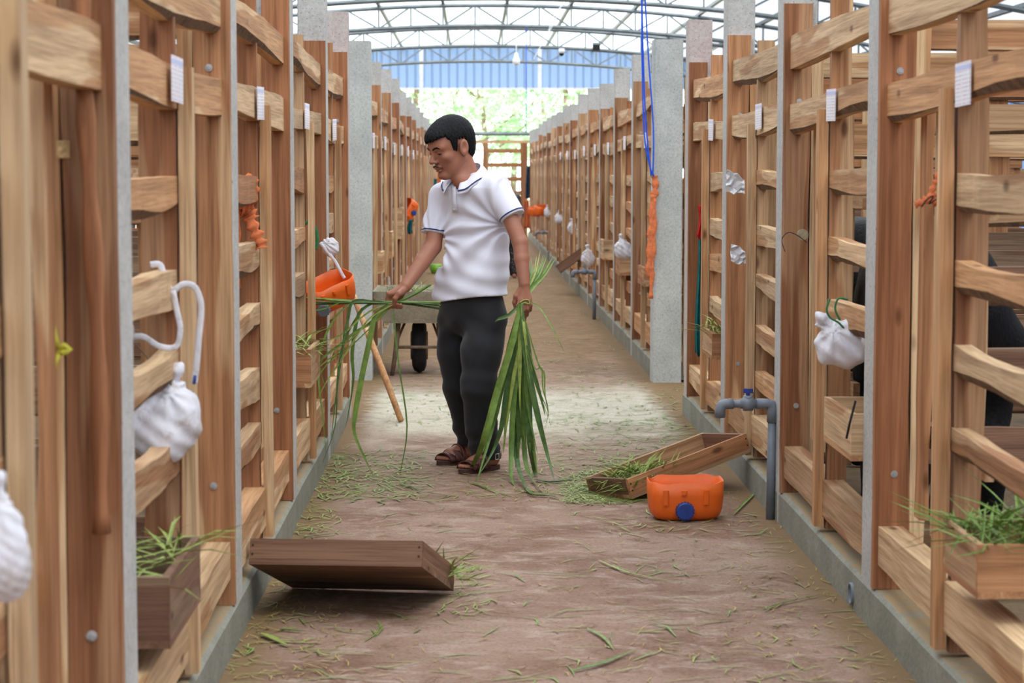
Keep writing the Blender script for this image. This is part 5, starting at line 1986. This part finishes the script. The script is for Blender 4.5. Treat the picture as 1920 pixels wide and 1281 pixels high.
HX = (977, 576)
long_blades = [  # px path after the hand, width in m, tone
    ([(960, 640), (930, 740), (905, 830), (880, 885), (878, 905)], 0.030, 1), ([(955, 650), (935, 750), (915, 830), (893, 905)], 0.024, 0),
    ([(966, 640), (948, 740), (940, 800), (922, 850), (890, 902)], 0.022, 3), ([(972, 650), (962, 760), (958, 850), (960, 905), (985, 925)], 0.024, 0),
    ([(975, 650), (972, 760), (968, 860), (985, 915), (1000, 928)], 0.026, 3), ([(978, 640), (980, 760), (984, 860), (998, 900), (1020, 930)], 0.022, 0),
    ([(980, 640), (990, 740), (993, 830), (1003, 890), (1008, 905)], 0.028, 3), ([(982, 640), (995, 720), (1010, 790), (1028, 860), (1040, 905)], 0.026, 3),
    ([(984, 650), (1000, 700), (1015, 750), (1022, 780)], 0.018, 0), ([(975, 640), (958, 730), (948, 800), (944, 850)], 0.022, 1),
    ([(970, 620), (945, 690), (928, 760), (915, 815), (905, 850)], 0.018, 2), ([(973, 660), (969, 740), (973, 820), (966, 878)], 0.028, 0),
    ([(979, 650), (986, 760), (1000, 840), (1008, 895)], 0.024, 1), ([(981, 660), (990, 780), (994, 850)], 0.030, 0),
    ([(976, 640), (964, 700), (955, 760), (941, 850)], 0.016, 2), ([(983, 630), (993, 660), (998, 690)], 0.012, 2),
    ([(1008, 680), (1020, 700), (1022, 740), (1032, 800)], 0.007, 1), ([(1000, 685), (1015, 690), (1018, 730), (1028, 770), (1020, 810)], 0.006, 1)]
for k, (pts, w, t) in enumerate(long_blades):
    Yb = 9.57 + 0.012 * ((k * 5) % 7 - 3)
    q = [P(HX[0] + (k % 5 - 2), HX[1] - 6, Yb)]
    for a, b_ in pts:
        q.append(P(a, b_, Yb - 0.02) if b_ < 880 else FL(a, b_, 0.006 + 0.004 * (k % 3)))
    blade(g1, q, w * 1.12, GREENS[t])
r = random.Random(77)
for k in range(30):
    a = r.gauss(0, 1)
    ln = r.uniform(90, 290)
    x1 = HX[0] + a * 16 + r.uniform(-4, 4)
    x2 = HX[0] + a * 28 + ln * 0.03
    Yb = 9.57 + r.uniform(-0.06, 0.06)
    q = [P(HX[0] + r.uniform(-6, 6), HX[1] - 5, 9.575), P(HX[0] + a * 8, HX[1] + ln * 0.3, Yb), P(x1, HX[1] + ln * 0.65, Yb), P(x2, HX[1] + ln, Yb)]
    blade(g1, q, r.uniform(0.010, 0.020), GREENS[r.choice((0, 0, 1, 2, 3))])
# ends that lie on the floor
for pts, w, t in (([(1005, 900), (1030, 905), (1055, 902), (1076, 898)], 0.026, 3), ([(985, 915), (1000, 928), (1030, 930), (1050, 935)], 0.022, 0), ([(880, 903), (900, 910), (930, 922), (960, 928)], 0.012, 1)):
    blade(g1, [FL(a, b_, 0.008) for a, b_ in pts], w, GREENS[t], Vector((0, 0, 1)))
# butts sticking up behind the hand
for k in range(24):
    e1 = r.uniform(-1, 1)
    tip = (1018 + 22 * e1 + r.uniform(-8, 8), 478 + 26 * e1 * e1 + r.uniform(-22, 26))
    q = [P(985, 572, 9.585), P(990 + 5 * e1, 545, 9.64), P((990 + tip[0]) / 2 + 2, (545 + tip[1]) / 2 + 4, 9.9), P(tip[0], tip[1], 10.15)]
    blade(g1, q, r.uniform(0.007, 0.016), GREENS[r.choice((1, 2, 2, 0))], name='grass_stem')
blade(g1, [P(978, 566, 9.55), P(955, 590, 9.52), P(935, 598, 9.5), P(928, 604, 9.5)], 0.016, GREENS[3])
blade(g1, [P(990, 566, 9.56), P(1010, 575, 9.5), P(1030, 605, 9.45), P(1048, 640, 9.42), P(1058, 660, 9.42)], 0.007, GREENS[1])
put('tie_band', MB().tube(curve(px([(975, 568), (982, 563), (991, 563), (992, 570), (984, 568), (976, 571)], 9.548)), 0.0055, 6, True, 0.6).mesh('tie_band', True, g1.location), GREENS[2], g1)

g2 = sheaf('grass_bundle', P(742, 567, 9.70), 'sheaf of green stalks in the man\'s right hand reaching toward the left stall')
stems = [([(826, 573), (780, 568), (742, 567), (690, 566), (640, 563), (572, 559)], 0.008), ([(826, 579), (780, 572), (742, 568), (690, 568), (630, 569), (575, 571)], 0.008),
         ([(826, 567), (790, 567), (742, 566), (680, 567), (610, 562)], 0.007), ([(808, 533), (780, 550), (755, 562), (742, 566), (700, 569)], 0.010),
         ([(800, 538), (775, 553), (742, 567), (690, 570)], 0.007), ([(822, 571), (742, 567), (664, 568), (590, 566)], 0.006)]
for k, (pts, w) in enumerate(stems):
    q = [P(a, b_, 9.70 + 0.012 * math.sin(k * 2.1) + (0.0 if 700 < a < 770 else 0.02)) for a, b_ in pts]
    put('grass_stem', MB().tube(curve(q), [w * 0.9] * (len(q) * 5 - 4), 6, True, 0.8).mesh('grass_stem', True, g2.location), GREENS[(0, 3, 1, 0, 1, 3)[k]], g2)
drops = [([(735, 568), (700, 566), (662, 566), (652, 599), (640, 666), (628, 759), (621, 822)], 0.018, 3), ([(735, 572), (700, 603), (666, 623), (640, 645), (606, 671), (600, 692), (616, 743)], 0.016, 1),
         ([(730, 570), (705, 590), (697, 615), (690, 650), (678, 706), (666, 772), (664, 812), (684, 860), (700, 893)], 0.034, 1), ([(700, 568), (672, 590), (660, 662), (662, 718), (648, 803)], 0.022, 0),
         ([(738, 575), (738, 590), (747, 681), (763, 798), (752, 880), (748, 906)], 0.010, 0), ([(735, 572), (690, 600), (650, 660), (610, 720), (590, 760)], 0.011, 2),
         ([(735, 573), (680, 615), (640, 655), (590, 700), (575, 770)], 0.009, 2), ([(660, 566), (625, 600), (600, 660), (598, 720), (606, 790), (612, 860)], 0.014, 1),
         ([(700, 568), (680, 580), (645, 640), (632, 720), (628, 800), (600, 880)], 0.012, 3), ([(735, 575), (668, 640), (600, 700), (580, 800), (605, 900)], 0.008, 1),
         ([(720, 572), (700, 580), (672, 600), (640, 628), (596, 650), (590, 690)], 0.010, 2), ([(640, 566), (610, 578), (575, 590), (560, 640)], 0.009, 0)]
for k, (pts, w, t) in enumerate(drops):
    Yb = 9.68 + 0.015 * ((k * 3) % 5 - 2)
    q = [P(a, b_, Yb) for a, b_ in pts]
    blade(g2, q, w * 0.8, GREENS[t], Vector((0.3, -1, 0.1)))
blade(g2, [FL(748, 905, 0.006), FL(765, 912, 0.006), FL(798, 922, 0.006)], 0.014, GREENS[0], Vector((0, 0, 1)))

# ------------------------------------------------------------------ clippings strewn on the floor
def scatter(name, spots, label, mat, seed, wide=(0.003, 0.007), ln=(0.03, 0.12)):
    r = random.Random(seed)
    mb = MB()
    for u0, u1, v0, v1, n in spots:
        for _ in range(n):
            p = FL(r.uniform(u0, u1), r.uniform(v0, v1), 0.003)
            if not (XL + 0.01 < p.x < XR - 0.01) and not (12.2 < p.y < 13.9):
                continue
            a = r.uniform(0, 6.28)
            l = r.uniform(*ln)
            d = Vector((math.cos(a), math.sin(a), 0)) * l
            s_ = Vector((-d.y, d.x, 0)) * r.uniform(-.25, .25)
            mb.blade([p, p + d * .5 + s_ + Vector((0, 0, 0.006 * r.random())), p + d + Vector((0, 0, 0.010 * r.random()))], r.uniform(*wide), fold=0.1)
    o = put(name, mb.mesh(name), mat)
    return tag(o, label, 'grass clippings', kind='stuff')


scatter('grass_clippings', [(600, 790, 850, 935, 420), (1060, 1190, 885, 945, 620), (1130, 1200, 860, 935, 300), (1000, 1330, 790, 890, 420), (720, 1290, 700, 800, 620), (640, 1150, 640, 730, 360),
                            (430, 620, 960, 1280, 110), (820, 900, 1040, 1160, 80), (900, 1600, 960, 1281, 90), (1150, 1420, 960, 1000, 40), (540, 640, 880, 1000, 160), (850, 1100, 870, 940, 160)],
        'fresh green grass clippings strewn over the aisle floor', GREENS[2], 3, (0.003, 0.009), (0.03, 0.15))
scatter('dark_clippings', [(600, 820, 840, 940, 200), (1060, 1330, 790, 945, 330), (720, 1290, 700, 800, 260), (430, 1650, 950, 1281, 160), (900, 1220, 560, 700, 220), (800, 1200, 480, 600, 260)],
        'dark green grass scraps scattered among the clippings', GREENS[1], 4, (0.003, 0.010), (0.05, 0.22))
scatter('straw_scraps', [(430, 640, 950, 1281, 420), (500, 1640, 950, 1281, 380), (640, 1330, 700, 950, 420), (900, 1250, 480, 700, 420), (1350, 1700, 900, 1281, 420)],
        'dry brown straw scraps and crumbs on the aisle floor', DRYG, 5, (0.002, 0.006), (0.012, 0.08))
for k, (pts, w, t) in enumerate((([(1100, 1178), (1130, 1195), (1152, 1220)], 0.012, 1), ([(1075, 1258), (1130, 1245), (1195, 1216)], 0.018, 0), ([(1122, 1050), (1180, 1075), (1290, 1095)], 0.009, 2), ([(488, 1188), (515, 1200), (542, 1212)], 0.022, 2),
                                 ([(1435, 1142), (1480, 1128), (1555, 1112)], 0.008, 0), ([(975, 1072), (1050, 1076), (1100, 1080)], 0.006, 0), ([(1375, 965), (1400, 940), (1436, 905)], 0.012, 1), ([(525, 1180), (550, 1182), (575, 1184)], 0.012, 0), ([(560, 1008), (600, 1004), (635, 1000)], 0.01, 3))):
    org = FL(*pts[0])
    o = put('fallen_blade', MB().blade(curve([FL(a, b_, 0.007) for a, b_ in pts], 3), w).mesh('fallen_blade', True, org), GREENS[t], None, org)
    tag(o, ['short green blade on the near floor right of centre', 'long curved green blade at the bottom of the picture', 'thin yellowish blade lying across the aisle', 'broad folded blade by the near left kerb',
            'thin blade on the floor near the right kerb', 'thin dark blade in the middle of the aisle', 'green blade leaning against the grey water pipe', 'short blade beside the broad folded one', 'dark twig behind the propped tray'][k], 'grass blade', 'single fallen blades')
